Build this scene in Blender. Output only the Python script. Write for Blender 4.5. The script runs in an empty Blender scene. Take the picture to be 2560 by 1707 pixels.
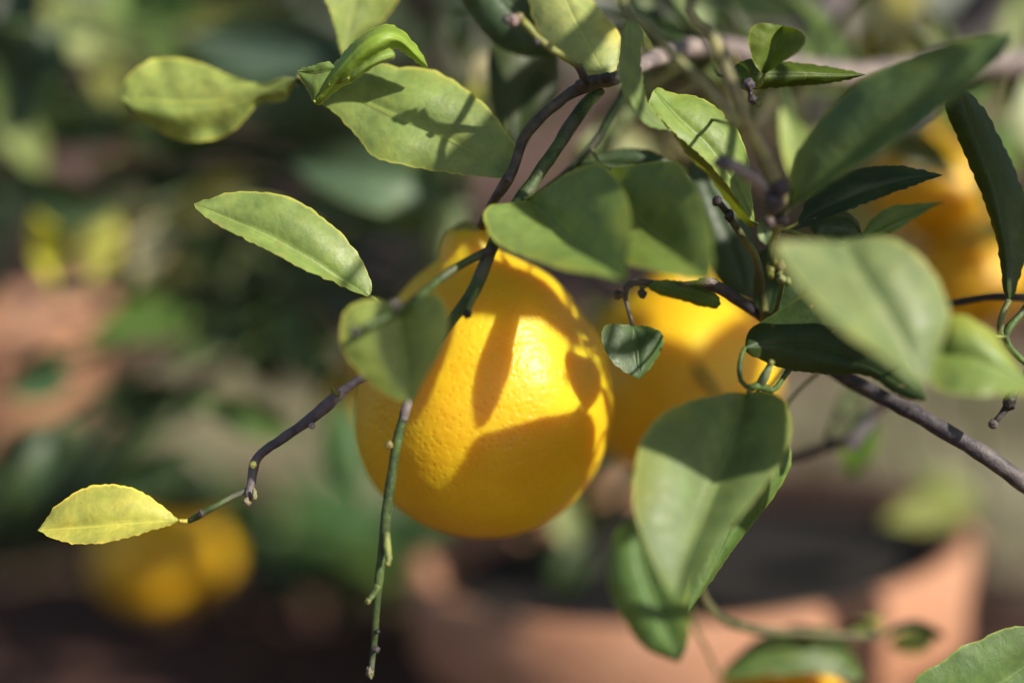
import bpy, bmesh, math, random
from mathutils import Vector, Matrix, noise
R = math.radians
scene = bpy.context.scene

# ------------------------------------------------------------------ camera, sky, sun, exposure
PITCH, CAM_H, LENS, FOC = R(12), 0.37, 50.0, 0.357      # tilt down, height above soil, lens mm, focus distance m
CAM = Vector((0, 0, CAM_H))
RIGHT = Vector((1, 0, 0))
FWD = Vector((0, math.cos(PITCH), -math.sin(PITCH)))
UP = Vector((0, math.sin(PITCH), math.cos(PITCH)))
cd = bpy.data.cameras.new('camera'); cam = bpy.data.objects.new('camera', cd)
scene.collection.objects.link(cam); scene.camera = cam
cam.location = CAM; cam.rotation_euler = (R(90) - PITCH, 0, 0)
cd.lens = LENS; cd.sensor_width = 36; cd.clip_start = 0.01; cd.clip_end = 200
cd.dof.use_dof = True; cd.dof.focus_distance = FOC; cd.dof.aperture_fstop = 2.05; cd.dof.aperture_blades = 9

SUN = Vector((0.655, 0.455, 0.60)).normalized()           # camera-space: right, up, back
SUNW = (RIGHT * SUN.x + UP * SUN.y - FWD * SUN.z).normalized()
elev = math.asin(SUNW.z); azim = math.atan2(SUNW.x, SUNW.y)
world = bpy.data.worlds.new('World'); scene.world = world; world.use_nodes = True
wn = world.node_tree
sky = wn.nodes.new('ShaderNodeTexSky'); sky.sky_type = 'NISHITA'; sky.sun_disc = False
sky.sun_elevation = elev; sky.sun_rotation = azim
bg = wn.nodes['Background']; wn.links.new(sky.outputs[0], bg.inputs[0]); bg.inputs[1].default_value = 0.08
sd = bpy.data.lights.new('sun', 'SUN'); sd.energy = 4.6; sd.angle = R(0.8); sd.color = (1.0, 0.93, 0.80)
sun = bpy.data.objects.new('sun', sd); scene.collection.objects.link(sun)
sun.rotation_euler = SUNW.to_track_quat('Z', 'Y').to_euler()
vs = scene.view_settings
vs.view_transform = 'Standard'; vs.look = 'None'; vs.gamma = 1; vs.exposure = 0.46
scene.cycles.use_denoising = True
scene.cycles.max_bounces = 10; scene.cycles.transmission_bounces = 8

# ------------------------------------------------------------------ helpers
def P(x, y, d=0.0):
    """photo pixel (2560 wide) and millimetres in front of the focal plane -> world point"""
    dep = FOC - d / 1000.0
    k = 36.0 / LENS / 2560.0 * dep
    return CAM + RIGHT * ((x - 1280) * k) + UP * ((853.5 - y) * k) + FWD * dep
def MM(d): return 36.0 / LENS / 2560.0 * (FOC - d / 1000.0)   # metres per photo pixel at that depth

def link(o, parent=None):
    scene.collection.objects.link(o)
    if parent: o.parent = parent
    return o
def mesh_obj(name, verts, faces, mat, parent=None, uvs=None, smooth=True, color=None):
    me = bpy.data.meshes.new(name); me.from_pydata([tuple(v) for v in verts], [], faces)
    if uvs:
        lay = me.uv_layers.new(name='UVMap')
        buf = [0.0] * (2 * len(me.loops))
        for i, l in enumerate(me.loops):
            buf[2*i], buf[2*i+1] = uvs[l.vertex_index]
        lay.data.foreach_set('uv', buf)
    if smooth: me.polygons.foreach_set('use_smooth', [True] * len(me.polygons))
    me.materials.append(mat); me.update()
    o = bpy.data.objects.new(name, me)
    if color: o.color = (*color, 1)
    link(o, parent)
    if parent and parent.type == 'EMPTY': o.matrix_parent_inverse = Matrix.Translation(-parent.location)
    return o
def empty(name, loc, label, cat, group=None):
    o = bpy.data.objects.new(name, None); o.location = loc; o.empty_display_size = 0.02
    o['label'] = label; o['category'] = cat
    if group: o['group'] = group
    return link(o)
def tag(o, label=None, cat=None, group=None, kind=None):
    for k, v in (('label', label), ('category', cat), ('group', group), ('kind', kind)):
        if v: o[k] = v
    return o

def crom(pts, n):
    """centripetal-ish Catmull-Rom through pts, n+1 samples evenly by arc length (any dimension)"""
    pts = [Vector(p) for p in pts]
    if len(pts) == 2:
        return [pts[0].lerp(pts[1], i / n) for i in range(n + 1)]
    q = [pts[0] * 2 - pts[1]] + pts + [pts[-1] * 2 - pts[-2]]
    dense = []
    for i in range(1, len(q) - 2):
        p0, p1, p2, p3 = q[i-1], q[i], q[i+1], q[i+2]
        for s in range(12):
            t = s / 12
            dense.append(0.5 * ((2*p1) + (p2-p0)*t + (2*p0-5*p1+4*p2-p3)*t*t + (3*p1-p0-3*p2+p3)*t**3))
    dense.append(pts[-1])
    L = [0.0]
    for a, b in zip(dense, dense[1:]): L.append(L[-1] + (b - a).length)
    out, j = [], 0
    for i in range(n + 1):
        s = L[-1] * i / n
        while j < len(L) - 2 and L[j+1] < s: j += 1
        f = (s - L[j]) / max(1e-9, L[j+1] - L[j])
        out.append(dense[j].lerp(dense[j+1], min(1, max(0, f))))
    return out

# ------------------------------------------------------------------ materials
def nt(name):
    m = bpy.data.materials.new(name); m.use_nodes = True
    t = m.node_tree; t.nodes.clear()
    out = t.nodes.new('ShaderNodeOutputMaterial')
    return m, t, out
class G:
    def __init__(s, t): s.t = t
    def n(s, typ, **kw):
        x = s.t.nodes.new('ShaderNode' + typ)
        for k, v in kw.items(): setattr(x, k, v)
        return x
    def put(s, sock, v):
        if isinstance(v, bpy.types.NodeSocket): s.t.links.new(v, sock)
        elif v is not None: sock.default_value = v
    def math(s, op, a, b=None, c=None, clamp=False):
        x = s.n('Math', operation=op, use_clamp=clamp)
        for i, v in enumerate((a, b, c)):
            if v is not None: s.put(x.inputs[i], v)
        return x.outputs[0]
    def mix(s, f, a, b, mode='MIX'):
        x = s.n('Mix', data_type='RGBA', blend_type=mode)
        s.put(x.inputs[0], f)
        for i, v in ((6, a), (7, b)):
            s.put(x.inputs[i], (*v, 1) if isinstance(v, tuple) and len(v) == 3 else v)
        return x.outputs[2]
    def ramp(s, v, lo, hi, a=0.0, b=1.0, interp='SMOOTHSTEP'):
        x = s.n('MapRange', interpolation_type=interp)
        for i, q in enumerate((v, lo, hi, a, b)): s.put(x.inputs[i], q)
        return x.outputs[0]
    def noise(s, vec, scale, detail=2, rough=0.5, dist=0.0, dim='3D'):
        x = s.n('TexNoise', noise_dimensions=dim)
        if vec is not None: s.put(x.inputs['Vector'], vec)
        s.put(x.inputs['Scale'], scale); s.put(x.inputs['Detail'], detail)
        s.put(x.inputs['Roughness'], rough); s.put(x.inputs['Distortion'], dist)
        return x.outputs['Fac']
    def voro(s, vec, scale, feature='F1'):
        x = s.n('TexVoronoi', feature=feature); s.put(x.inputs['Vector'], vec); s.put(x.inputs['Scale'], scale)
        return x.outputs['Distance']
    def bump(s, h, strength, dist, normal=None):
        x = s.n('Bump'); s.put(x.inputs['Height'], h); x.inputs['Strength'].default_value = strength
        x.inputs['Distance'].default_value = dist
        if normal is not None: s.put(x.inputs['Normal'], normal)
        return x.outputs[0]
    def pos(s): return s.n('NewGeometry').outputs['Position']
    def objc(s): return s.n('TexCoord').outputs['Object']
    def bsdf(s, col, rough, normal=None, **kw):
        x = s.n('BsdfPrincipled'); s.put(x.inputs['Base Color'], (*col, 1) if isinstance(col, tuple) else col)
        s.put(x.inputs['Roughness'], rough)
        if normal is not None: s.put(x.inputs['Normal'], normal)
        for k, v in kw.items(): s.put(x.inputs[k.replace('_', ' ')], v)
        return x.outputs[0]

def leaf_material():
    m, t, out = nt('citrus_leaf'); g = G(t)
    uv = g.n('TexCoord').outputs['UV']; sep = g.n('SeparateXYZ'); t.links.new(uv, sep.inputs[0])
    u, v = sep.outputs[0], sep.outputs[1]
    a = g.math('ABSOLUTE', g.math('SUBTRACT', g.math('MULTIPLY', u, 2.0), 1.0))
    inf = g.n('ObjectInfo'); tint = g.mix(1.0, inf.outputs['Color'], (0.88, 1.0, 0.90), 'MULTIPLY')
    pos = g.pos()
    n1 = g.noise(pos, 90, 3, 0.6); n2 = g.noise(pos, 420, 3, 0.6); n3 = g.noise(pos, 38, 2, 0.5)
    wob = g.math('MULTIPLY', g.math('SUBTRACT', n1, 0.5), 0.5)
    side = g.math('MULTIPLY', g.math('GREATER_THAN', u, 0.5), 0.37)
    ch = g.math('ADD', g.math('ADD', g.math('SUBTRACT', g.math('MULTIPLY', v, 9.0), g.math('MULTIPLY', a, 2.6)), wob), side)
    vein = g.math('PINGPONG', ch, 0.5)
    vm = g.math('MULTIPLY', g.ramp(vein, 0.0, 0.075, 1, 0), g.ramp(a, 0.9, 0.55, 0, 1))
    mid = g.ramp(a, g.math('ADD', 0.012, g.math('MULTIPLY', v, 0.02)), g.math('ADD', 0.035, g.math('MULTIPLY', v, 0.05)), 1, 0)
    edge = g.ramp(g.math('ADD', a, g.math('MULTIPLY', g.math('SUBTRACT', n2, 0.5), 0.06)), 0.93, 1.0)
    hsv = g.n('HueSaturation'); t.links.new(tint, hsv.inputs['Color'])
    g.put(hsv.inputs['Value'], g.ramp(n1, 0.28, 0.72, 0.86, 1.42, 'LINEAR'))
    g.put(hsv.inputs['Hue'], g.ramp(n3, 0.3, 0.7, 0.485, 0.512, 'LINEAR'))
    blot = g.noise(pos, 210, 4, 0.7, 0.3)
    col = g.mix(g.ramp(blot, 0.42, 0.66, 0, 0.55), hsv.outputs[0], g.mix(1.0, hsv.outputs[0], (1.45, 1.30, 1.15), 'MULTIPLY'))
    col = g.mix(g.ramp(blot, 0.46, 0.28, 0, 0.45), col, g.mix(1.0, hsv.outputs[0], (0.68, 0.76, 0.75), 'MULTIPLY'))
    yel = g.mix(1.0, tint, (2.1, 1.55, 0.95), 'MULTIPLY')
    patch = g.math('MULTIPLY', g.ramp(n3, 0.50, 0.70), g.ramp(a, 0.2, 0.95, 0.15, 0.8))
    col = g.mix(patch, col, yel)
    pale = g.mix(1.0, tint, (1.9, 1.65, 1.35), 'MULTIPLY')
    col = g.mix(g.math('MULTIPLY', vm, 0.10), col, pale)
    col = g.mix(g.math('MULTIPLY', mid, 0.55), col, pale)
    col = g.mix(g.math('MULTIPLY', edge, 0.85), col, g.mix(1.0, tint, (3.0, 2.1, 1.3), 'MULTIPLY'))  # yellow leaf margin, its pale rim also painting light along the edge
    scar = g.math('MULTIPLY', g.ramp(g.noise(pos, 300, 2, 0.4, 0.6), 0.715, 0.76), 0.45)
    col = g.mix(scar, col, (0.33, 0.22, 0.11))
    speck = g.ramp(g.voro(pos, 900), 0.0, 0.14, 0.35, 0)
    col = g.mix(speck, col, (0.30, 0.34, 0.17))
    h = g.math('ADD', g.math('MULTIPLY', vm, 0.0), g.math('MULTIPLY', mid, -0.6))
    h = g.math('ADD', h, g.math('ADD', g.math('MULTIPLY', n2, 0.45), g.math('MULTIPLY', blot, 0.7))); h = g.math('ADD', h, g.math('MULTIPLY', n1, 0.9))
    nor = g.bump(h, 0.55, 0.0006)
    sh = g.bsdf(col, g.ramp(n2, 0.3, 0.7, 0.42, 0.60, 'LINEAR'), nor, Specular_IOR_Level=0.5)
    tr = g.n('BsdfTranslucent'); t.links.new(g.mix(1.0, col, (1.7, 1.8, 0.35), 'MULTIPLY'), tr.inputs[0])
    t.links.new(nor, tr.inputs['Normal'])
    ms = g.n('MixShader'); ms.inputs[0].default_value = 0.18
    t.links.new(sh, ms.inputs[1]); t.links.new(tr.outputs[0], ms.inputs[2]); t.links.new(ms.outputs[0], out.inputs[0])
    return m

def bark_material():
    m, t, out = nt('citrus_bark'); g = G(t)
    inf = g.n('ObjectInfo'); tint = inf.outputs['Color']; pos = g.pos()
    n1 = g.noise(pos, 160, 4, 0.65); n2 = g.noise(pos, 700, 3, 0.6); n3 = g.noise(pos, 60, 2)
    col = g.mix(g.ramp(n1, 0.35, 0.7), g.mix(1.0, tint, (0.62, 0.62, 0.7), 'MULTIPLY'), g.mix(1.0, tint, (1.5, 1.45, 1.4), 'MULTIPLY'))
    col = g.mix(g.math('MULTIPLY', g.ramp(n3, 0.56, 0.7), 0.5), col, (0.20, 0.165, 0.15))
    col = g.mix(g.math('MULTIPLY', g.ramp(n2, 0.66, 0.74), 0.6), col, (0.30, 0.27, 0.22))
    h = g.math('ADD', g.math('MULTIPLY', n2, 0.5), n1)
    t.links.new(g.bsdf(col, 0.55, g.bump(h, 0.6, 0.0009), Specular_IOR_Level=0.35), out.inputs[0])
    return m

def lemon_material():
    m, t, out = nt('lemon_peel'); g = G(t)
    oc = g.objc(); inf = g.n('ObjectInfo'); tint = inf.outputs['Color']
    n1 = g.noise(oc, 45, 3, 0.55); n2 = g.noise(oc, 330, 2, 0.5)
    cells = g.voro(oc, 620, 'SMOOTH_F1'); pores = g.voro(oc, 560)
    col = g.mix(g.ramp(n1, 0.3, 0.7), g.mix(1.0, tint, (0.95, 0.86, 0.8), 'MULTIPLY'), g.mix(1.0, tint, (1.04, 1.07, 1.2), 'MULTIPLY'))
    col = g.mix(g.ramp(pores, 0.0, 0.28, 0.35, 0), col, g.mix(1.0, tint, (0.85, 0.68, 0.5), 'MULTIPLY'))
    sepz = g.n('SeparateXYZ'); t.links.new(oc, sepz.inputs[0])
    neck = g.math('MULTIPLY', g.ramp(g.math('ADD', sepz.outputs[2], g.math('MULTIPLY', n1, 0.02)), 0.036, 0.056), 0.5)
    col = g.mix(neck, col, g.mix(1.0, tint, (0.80, 0.90, 1.3), 'MULTIPLY'))
    dots = g.math('MULTIPLY', g.ramp(g.voro(oc, 85), 0.015, 0.035, 1, 0), 0.75)
    col = g.mix(dots, col, (0.10, 0.05, 0.015))
    scars = g.math('MULTIPLY', g.ramp(g.noise(oc, 120, 3, 0.5, 0.4), 0.735, 0.77), 0.5)
    col = g.mix(scars, col, (0.55, 0.42, 0.24))
    h = g.math('ADD', g.math('MULTIPLY', g.ramp(pores, 0.0, 0.5), 0.55), g.math('MULTIPLY', n2, 1.0))
    h = g.math('ADD', h, g.math('MULTIPLY', cells, 0.5)); h = g.math('ADD', h, g.math('MULTIPLY', n1, 1.5))
    nor = g.bump(h, 0.42, 0.00048)
    sh = g.bsdf(col, 0.40, nor, Specular_IOR_Level=0.42, Subsurface_Weight=0.65, Subsurface_Scale=0.014)
    for nd in t.nodes:
        if nd.type == 'BSDF_PRINCIPLED': nd.inputs['Subsurface Radius'].default_value = (1.0, 0.45, 0.08)
    t.links.new(sh, out.inputs[0])
    return m

def soil_material():
    m, t, out = nt('red_soil'); g = G(t); pos = g.pos()
    n1 = g.noise(pos, 6, 4, 0.6); n2 = g.noise(pos, 45, 5, 0.65); n3 = g.noise(pos, 260, 3, 0.6)
    col = g.mix(g.ramp(n2, 0.3, 0.7), (0.050, 0.021, 0.015), (0.155, 0.068, 0.042))
    sep = g.n('SeparateXYZ'); t.links.new(pos, sep.inputs[0])
    straw = g.math('MULTIPLY', g.ramp(g.math('ADD', sep.outputs[1], g.math('MULTIPLY', n1, 0.5)), 1.16, 1.30), g.math('MULTIPLY', g.ramp(n1, 0.36, 0.5, 0.15, 1), g.ramp(sep.outputs[1], 1.45, 1.75, 1, 0.05)))
    col = g.mix(straw, col, g.mix(g.ramp(n3, 0.3, 0.7), (0.17, 0.155, 0.09), (0.31, 0.28, 0.185)))
    h = g.math('ADD', n2, g.math('MULTIPLY', n3, 0.4))
    t.links.new(g.bsdf(col, 0.9, g.bump(h, 0.8, 0.01)), out.inputs[0])
    return m

def clay_material():
    m, t, out = nt('terracotta'); g = G(t); pos = g.pos()
    n1 = g.noise(pos, 22, 4, 0.6); n2 = g.noise(pos, 190, 4, 0.65)
    col = g.mix(g.ramp(n1, 0.3, 0.72), (0.44, 0.205, 0.115), (0.55, 0.29, 0.18))
    col = g.mix(g.math('MULTIPLY', g.ramp(n2, 0.55, 0.75), 0.35), col, (0.55, 0.40, 0.30))
    col = g.mix(g.math('MULTIPLY', g.ramp(g.noise(pos, 9, 3, 0.6), 0.58, 0.75), 0.35), col, (0.30, 0.25, 0.20))
    t.links.new(g.bsdf(col, 0.85, g.bump(g.math('ADD', n1, n2), 0.4, 0.002)), out.inputs[0])
    return m
def plain(name, c1, c2, scale, rough=0.8):
    m, t, out = nt(name); g = G(t); pos = g.pos(); n = g.noise(pos, scale, 4, 0.6)
    t.links.new(g.bsdf(g.mix(g.ramp(n, 0.3, 0.7), c1, c2), rough, g.bump(n, 0.4, 0.002)), out.inputs[0])
    return m
M_LEAF, M_BARK, M_LEMON, M_SOIL, M_CLAY = leaf_material(), bark_material(), lemon_material(), soil_material(), clay_material()
M_STRAW = plain('dry_grass', (0.19, 0.175, 0.10), (0.33, 0.30, 0.19), 60)
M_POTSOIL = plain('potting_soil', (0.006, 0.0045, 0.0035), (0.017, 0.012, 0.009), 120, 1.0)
M_CALYX = plain('calyx', (0.24, 0.24, 0.04), (0.36, 0.28, 0.09), 500, 0.7)

# leaf tints (albedo; DG also puts shade into the colour of dark leaves)
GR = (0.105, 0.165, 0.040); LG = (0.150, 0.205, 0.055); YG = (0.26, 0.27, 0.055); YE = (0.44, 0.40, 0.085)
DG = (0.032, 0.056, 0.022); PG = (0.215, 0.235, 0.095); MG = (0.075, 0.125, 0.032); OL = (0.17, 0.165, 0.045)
# bark tints
BG, BB, BY, BGR = (0.06, 0.095, 0.026), (0.075, 0.06, 0.06), (0.19, 0.20, 0.05), (0.13, 0.11, 0.115)
BD = (0.05, 0.045, 0.04); BP = (0.36, 0.30, 0.27)

# ------------------------------------------------------------------ ground
def build_ground():
    def axis(lim, n, k): return [lim * math.sinh(k * (2*i/n - 1)) / math.sinh(k) for i in range(n + 1)]
    xs = axis(60, 150, 6.2); ys = [y + 1.0 for y in axis(60, 150, 6.2)]
    vs_, fs = [], []
    for y in ys:
        for x in xs:
            r = math.hypot(x, y - 0.8)
            z = (0.016 * noise.noise(Vector((x*7, y*7, 0))) + 0.007 * noise.noise(Vector((x*26, y*26, 4)))) * min(1, 3 / (0.6 + r))
            vs_.append((x, y, z - 0.004))
    n = len(xs)
    for j in range(n - 1):
        for i in range(n - 1): fs.append((j*n+i, j*n+i+1, (j+1)*n+i+1, (j+1)*n+i))
    return tag(mesh_obj('ground', vs_, fs, M_SOIL), kind='structure')
build_ground()

# ------------------------------------------------------------------ trees: roots of the hierarchy
def ground_at(p): return Vector((p.x, p.y, 0))
tree = empty('lemon_tree', ground_at(P(3300, 1500, -100)),
             'lemon tree in sharp focus whose drooping twigs carry the large yellow lemon', 'tree')
back = empty('lemon_tree', Vector((-0.40, 1.16, 0)),
             'blurred leafy lemon tree standing behind the hanging lemons beside a terracotta pot', 'tree')

BR_PTS = {tree: [], back: []}          # sampled branch points for attaching twigs
def tube(name, pts, tint, parent=tree, px=True, seg=10, step=0.0025, lump=0.10, cap=True, reg=True, mat=None):
    """pts: (x, y, d, radius) in photo pixels/mm, or (Vector, radius) in metres when px is False"""
    if px: pts = [(*P(x, y, d), r * MM(d)) for x, y, d, r in pts]
    else: pts = [(*v, r) for v, r in pts]
    ln = sum((Vector(a[:3]) - Vector(b[:3])).length for a, b in zip(pts, pts[1:]))
    n = max(6, min(90, int(ln / step)))
    s = crom(pts, n)
    vs_, fs = [], []
    nrm = None
    for i, q in enumerate(s):
        c, r = Vector(q[:3]), max(0.0002, q[3])
        d = (Vector(s[min(i+1, n)][:3]) - Vector(s[max(i-1, 0)][:3])).normalized()
        if nrm is None: nrm = d.orthogonal().normalized()
        nrm = (nrm - d * nrm.dot(d)).normalized(); bi = d.cross(nrm)
        for k in range(seg):
            a = 2 * math.pi * k / seg
            o = nrm * math.cos(a) + bi * math.sin(a)
            w = c + o * r
            rr = r * (1 + lump * 1.6 * noise.noise(w * 210) + lump * noise.noise(w * 620))
            vs_.append(c + o * rr)
        if reg: BR_PTS[parent].append((c.copy(), r)) if parent in BR_PTS else None
    for i in range(n):
        for k in range(seg):
            fs.append((i*seg+k, i*seg+(k+1) % seg, (i+1)*seg+(k+1) % seg, (i+1)*seg+k))
    if cap: fs += [tuple(range(seg - 1, -1, -1)), tuple(n*seg + k for k in range(seg))]
    return mesh_obj(name, vs_, fs, mat or M_BARK, parent, color=tint)

def knob(x, y, d, r, tint=BB, parent=tree, stretch=(1, 1, 1), name='bud', seed=0, host=None):
    """rough little dead bud or leaf scar"""
    bm = bmesh.new(); bmesh.ops.create_icosphere(bm, subdivisions=3, radius=1)
    rr = r * MM(d); c = P(x, y, d)
    for v in bm.verts:
        f = 1 + 0.35 * noise.noise(v.co * 2.1 + Vector((seed, 3, 1))) + 0.28 * noise.noise(v.co * 5.3 + Vector((1, seed, 9)))
        q = v.co * f * rr
        v.co = c + RIGHT * q.x * stretch[0] + UP * q.y * stretch[1] - FWD * q.z * stretch[2]
    vs_ = [v.co.copy() for v in bm.verts]; fs = [tuple(v.index for v in f.verts) for f in bm.faces]; bm.free()
    return mesh_obj(name, vs_, fs, M_BARK, host or parent, color=tint)

# ------------------------------------------------------------------ leaves traced one by one
def smooth(a, b, x):
    t = min(1, max(0, (x - a) / (b - a))); return t * t * (3 - 2 * t)
def leaf(mid, A, B, fa=0.0, fb=0.0, tint=GR, bulge=1.0, ser=3.8, petiole=None, prad=4.5, parent=tree,
         seed=0, wav=0.6, name='leaf', label=None, n=44, ptint=None, share=True):
    """mid: (x,y,d) base..tip; A/B: margin points base..tip; fa/fb: mm the margins lie nearer (+) or farther (-)"""
    m = crom(mid, n)
    b2, t2 = mid[0][:2], mid[-1][:2]
    if share:
        a = crom([b2] + A + [t2], n); b = crom([b2] + B + [t2], n)
    else:
        a = crom(A, n); b = crom(B, n)
    K = 7
    rows, uvs = [], []
    for i in range(n + 1):
        t = i / n
        pr = math.sin(math.pi * min(1, max(0, 0.03 + 0.94 * t))) ** 0.7
        pm = m[i]
        row = []
        for j in range(-K, K + 1):
            w = abs(j) / K
            e, f = (a[i], fa) if j < 0 else (b[i], fb)
            ex, ey = e[0] - pm[0], e[1] - pm[1]
            L = math.hypot(ex, ey)
            if w == 1 and L > 6:
                saw = ((i * 0.37 + 0.9 * noise.noise(Vector((i * 0.23, seed * 2.0, j * 1.1))) + seed * 1.7 + (0.31 if j < 0 else 0)) % 1.0)
                k = 1 + ser * (saw - 0.5 + 0.6 * noise.noise(Vector((i*0.5, seed, j)))) / L
                ex *= k; ey *= k
            dd = pm[2] + f * pr * (w ** 1.5)
            dd += bulge * (L * 0.1) * 0.14 * math.sin(math.pi * w) * pr
            dd += wav * (0.3 + w) * pr * noise.noise(Vector((t * 4.2, j * 0.22, seed * 3.1)))
            dd += wav * 0.9 * w * w * noise.noise(Vector((t * 9.0, 7.7 if j < 0 else 2.2, seed * 5.3)))
            if j == 0: dd -= 0.25
            row.append(P(pm[0] + ex * w, pm[1] + ey * w, dd))
            uvs.append((0.5 + 0.5 * j / K, t))
        rows += row
    W = 2 * K + 1
    fs = [(i*W+j, i*W+j+1, (i+1)*W+j+1, (i+1)*W+j) for i in range(n) for j in range(W - 1)]
    o = mesh_obj(name, rows, fs, M_LEAF, parent, uvs, color=tint)
    if label: o['label'] = label
    if petiole:
        pts = [(*mid[0], prad * 0.8)] + [(*q, prad) for q in petiole]
        pt = tube('petiole', pts, ptint or (min(1, tint[0]*1.25), tint[1]*1.15, tint[2]), parent=o, seg=8, lump=0.05, reg=False)
    return o

# ---- woody framework of the sharp tree
tube('trunk', [(tree.location - Vector((0, 0, 0.03)), 0.017), (P(3290, 1500, -100), 0.0125), (P(3150, 600, -112), 0.011),
               (P(2930, -300, -110), 0.009), (P(2800, -900, -100), 0.007)], BGR, px=False, seg=16, step=0.006)
# long arching branch to the fruit, reaching back to the trunk
tube('branch', [(3070, 300, -112, 36), (2700, 170, -108, 34), (2400, 165, -102, 33), (2150, 188, -95, 31), (1960, 165, -82, 30), (1800, 120, -62, 28),
                (1690, 128, -38, 24), (1600, 165, -16, 20), (1537, 197, -4, 17), (1493, 205, -2, 17)], (0.25, 0.205, 0.19), seg=14)
tube('twig', [(1610, 160, -18, 16), (1545, 194, -4, 17), (1493, 205, -2, 18), (1457, 219, 0, 17), (1420, 238, 1, 14), (1373, 274, 2, 13), (1336, 311, 2, 12.5), (1307, 351, 1, 12.5),
              (1289, 406, 0, 12), (1270, 450, 0, 15), (1245, 486, -2, 12), (1222, 525, -6, 11), (1204, 566, -12, 12)], (0.085, 0.07, 0.05), seg=14, lump=0.13)
for k, (x, y, d, r) in enumerate([(1449, 212, 5, 12), (1482, 200, 5, 13), (1270, 447, 6, 12), (1515, 196, 4, 13)]):
    knob(x, y, d, r, BB, seed=k * 2.3 + 1, name='node')
tube('twig', [(1500, 222, -6, 16.1), (1464, 263, -5, 16.1), (1420, 322, -3, 17.25), (1398, 362, -2, 16.1), (1362, 413, -1, 17.25), (1322, 472, 1, 17.25), (1285, 520, 3, 16.1),
              (1252, 566, 5, 16.1), (1232, 612, 7, 16.1), (1207, 675, 8, 17.25), (1178, 738, 8, 17.25), (1130, 800, 8, 13.8), (1085, 868, 8, 11.5), (1050, 930, 7, 10.92),
              (1018, 1010, 6, 11.5), (1000, 1075, 6, 12.65), (983, 1160, 6, 12.07), (968, 1270, 6, 12.65), (955, 1390, 5, 12.07), (942, 1500, 5, 10.35), (936, 1600, 4, 8.625), (927, 1682, 4, 6.9)],
     BG, seg=12, lump=0.09, step=0.0018)
tube('bark_ring', [(1026, 985, 6.2, 10.4), (1018, 1010, 6.2, 11.2), (1012, 1035, 6.2, 11.6), (1008, 1052, 6.2, 10.6)], (0.25, 0.21, 0.19), seg=12, reg=False, step=0.0007, lump=0.15)
knob(972, 1112, 8, 10, (0.16, 0.13, 0.05), (1, 1, 1) and tree, seed=7, name='node')
tube('spur', [(966, 1330, 7, 9), (968, 1370, 8, 10), (973, 1396, 9, 8), (971, 1406, 10, 6)], (0.16, 0.19, 0.05), seg=8, reg=False)
knob(969, 1409, 10, 7, BY, seed=8, name='node'); knob(920, 1502, 7, 8, BY, seed=9, name='node')
tube('spur', [(946, 1462, 6, 9), (936, 1482, 6, 9), (922, 1500, 7, 6)], (0.13, 0.18, 0.045), seg=8, reg=False)
knob(944, 1578, 6, 6, BD, seed=10, name='node'); knob(940, 1622, 6, 9, BB, seed=11, name='node'); knob(925, 1678, 4, 11, BY, stretch=(0.9, 1.4, 1), seed=12, name='bud')
# spur beside the fork and the fork itself
tube('spur', [(1195, 718, 12, 5), (1178, 758, 13, 8), (1170, 780, 13, 6)], (0.15, 0.20, 0.055), seg=8, reg=False)
knob(1169, 784, 13, 11, BD, seed=13); knob(1226, 628, 12, 13, BB, seed=14, name='node')
tube('twig', [(1228, 622, 8, 11), (1185, 645, 10, 10.5), (1150, 664, 12, 10.5), (1090, 705, 16, 10.5), (1045, 745, 24, 12), (1008, 772, 30, 11), (950, 800, 35, 9), (905, 822, 38, 9)], BG, seg=12)
knob(990, 760, 33, 12, BP, seed=20, name='node'); knob(888, 829, 39, 13, BD, seed=15)
# twig running down left to the yellow leaf
tube('twig', [(1075, 885, 8, 10.98), (1000, 908, 4, 12.2), (905, 945, 1, 12.2), (858, 976, 0, 12.81), (835, 996, 0, 15.86), (779, 1045, 0, 15.25), (715, 1090, -1, 12.81), (655, 1132, -2, 12.81),
              (636, 1158, -2, 13.42), (629, 1205, -1, 11.59), (622, 1246, 0, 10.98)], (0.09, 0.075, 0.08), seg=12, lump=0.12, step=0.0015)
tube('spur', [(846, 985, 4, 9), (835, 980, 5, 6), (829, 970, 6, 4)], BY, seg=8, reg=False)
knob(780, 1064, 3, 8, BP, seed=16); knob(632, 1162, 4, 9, BY, seed=17, name='node'); knob(618, 1254, 1, 11, (0.22, 0.18, 0.06), seed=18); knob(636, 1236, 2, 8, BY, stretch=(0.8, 1.8, 1), seed=19)
tube('twig', [(628, 1220, -1, 6.6), (604, 1232, -1, 6.6), (577, 1243, -1, 7.2), (544, 1262, 0, 7.8), (503, 1284, 0, 8.4), (484, 1296, 0, 7.8), (470, 1303, 0, 6)], BG, seg=10)
knob(503, 1283, 2, 9, BB, seed=21, name='node')
# dead flower stalk at the top
tube('twig', [(1466, 208, 0, 12), (1455, 185, 3, 10), (1446, 166, 5, 10)], BB, seg=10)
tube('twig', [(1448, 168, 7, 8.5), (1420, 150, 11, 8.5), (1380, 124, 14, 9), (1344, 95, 16, 9), (1320, 68, 17, 11), (1303, 52, 17, 13)], (0.25, 0.27, 0.07), seg=10)
knob(1284, 52, 18, 15, (0.30, 0.22, 0.20), seed=22); knob(1266, 50, 18, 11, BB, seed=23); knob(1342, 106, 17, 9, BB, seed=24, name='node'); knob(1298, 43, 18, 10, (0.3, 0.25, 0.12), seed=25)
# dark twig behind
tube('twig', [(1570, 210, -14, 10), (1556, 238, -15, 11), (1526, 292, -17, 11), (1490, 351, -18, 10), (1442, 406, -19, 10), (1400, 445, -20, 9), (1330, 500, -22, 8)], DG, seg=10)
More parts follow.
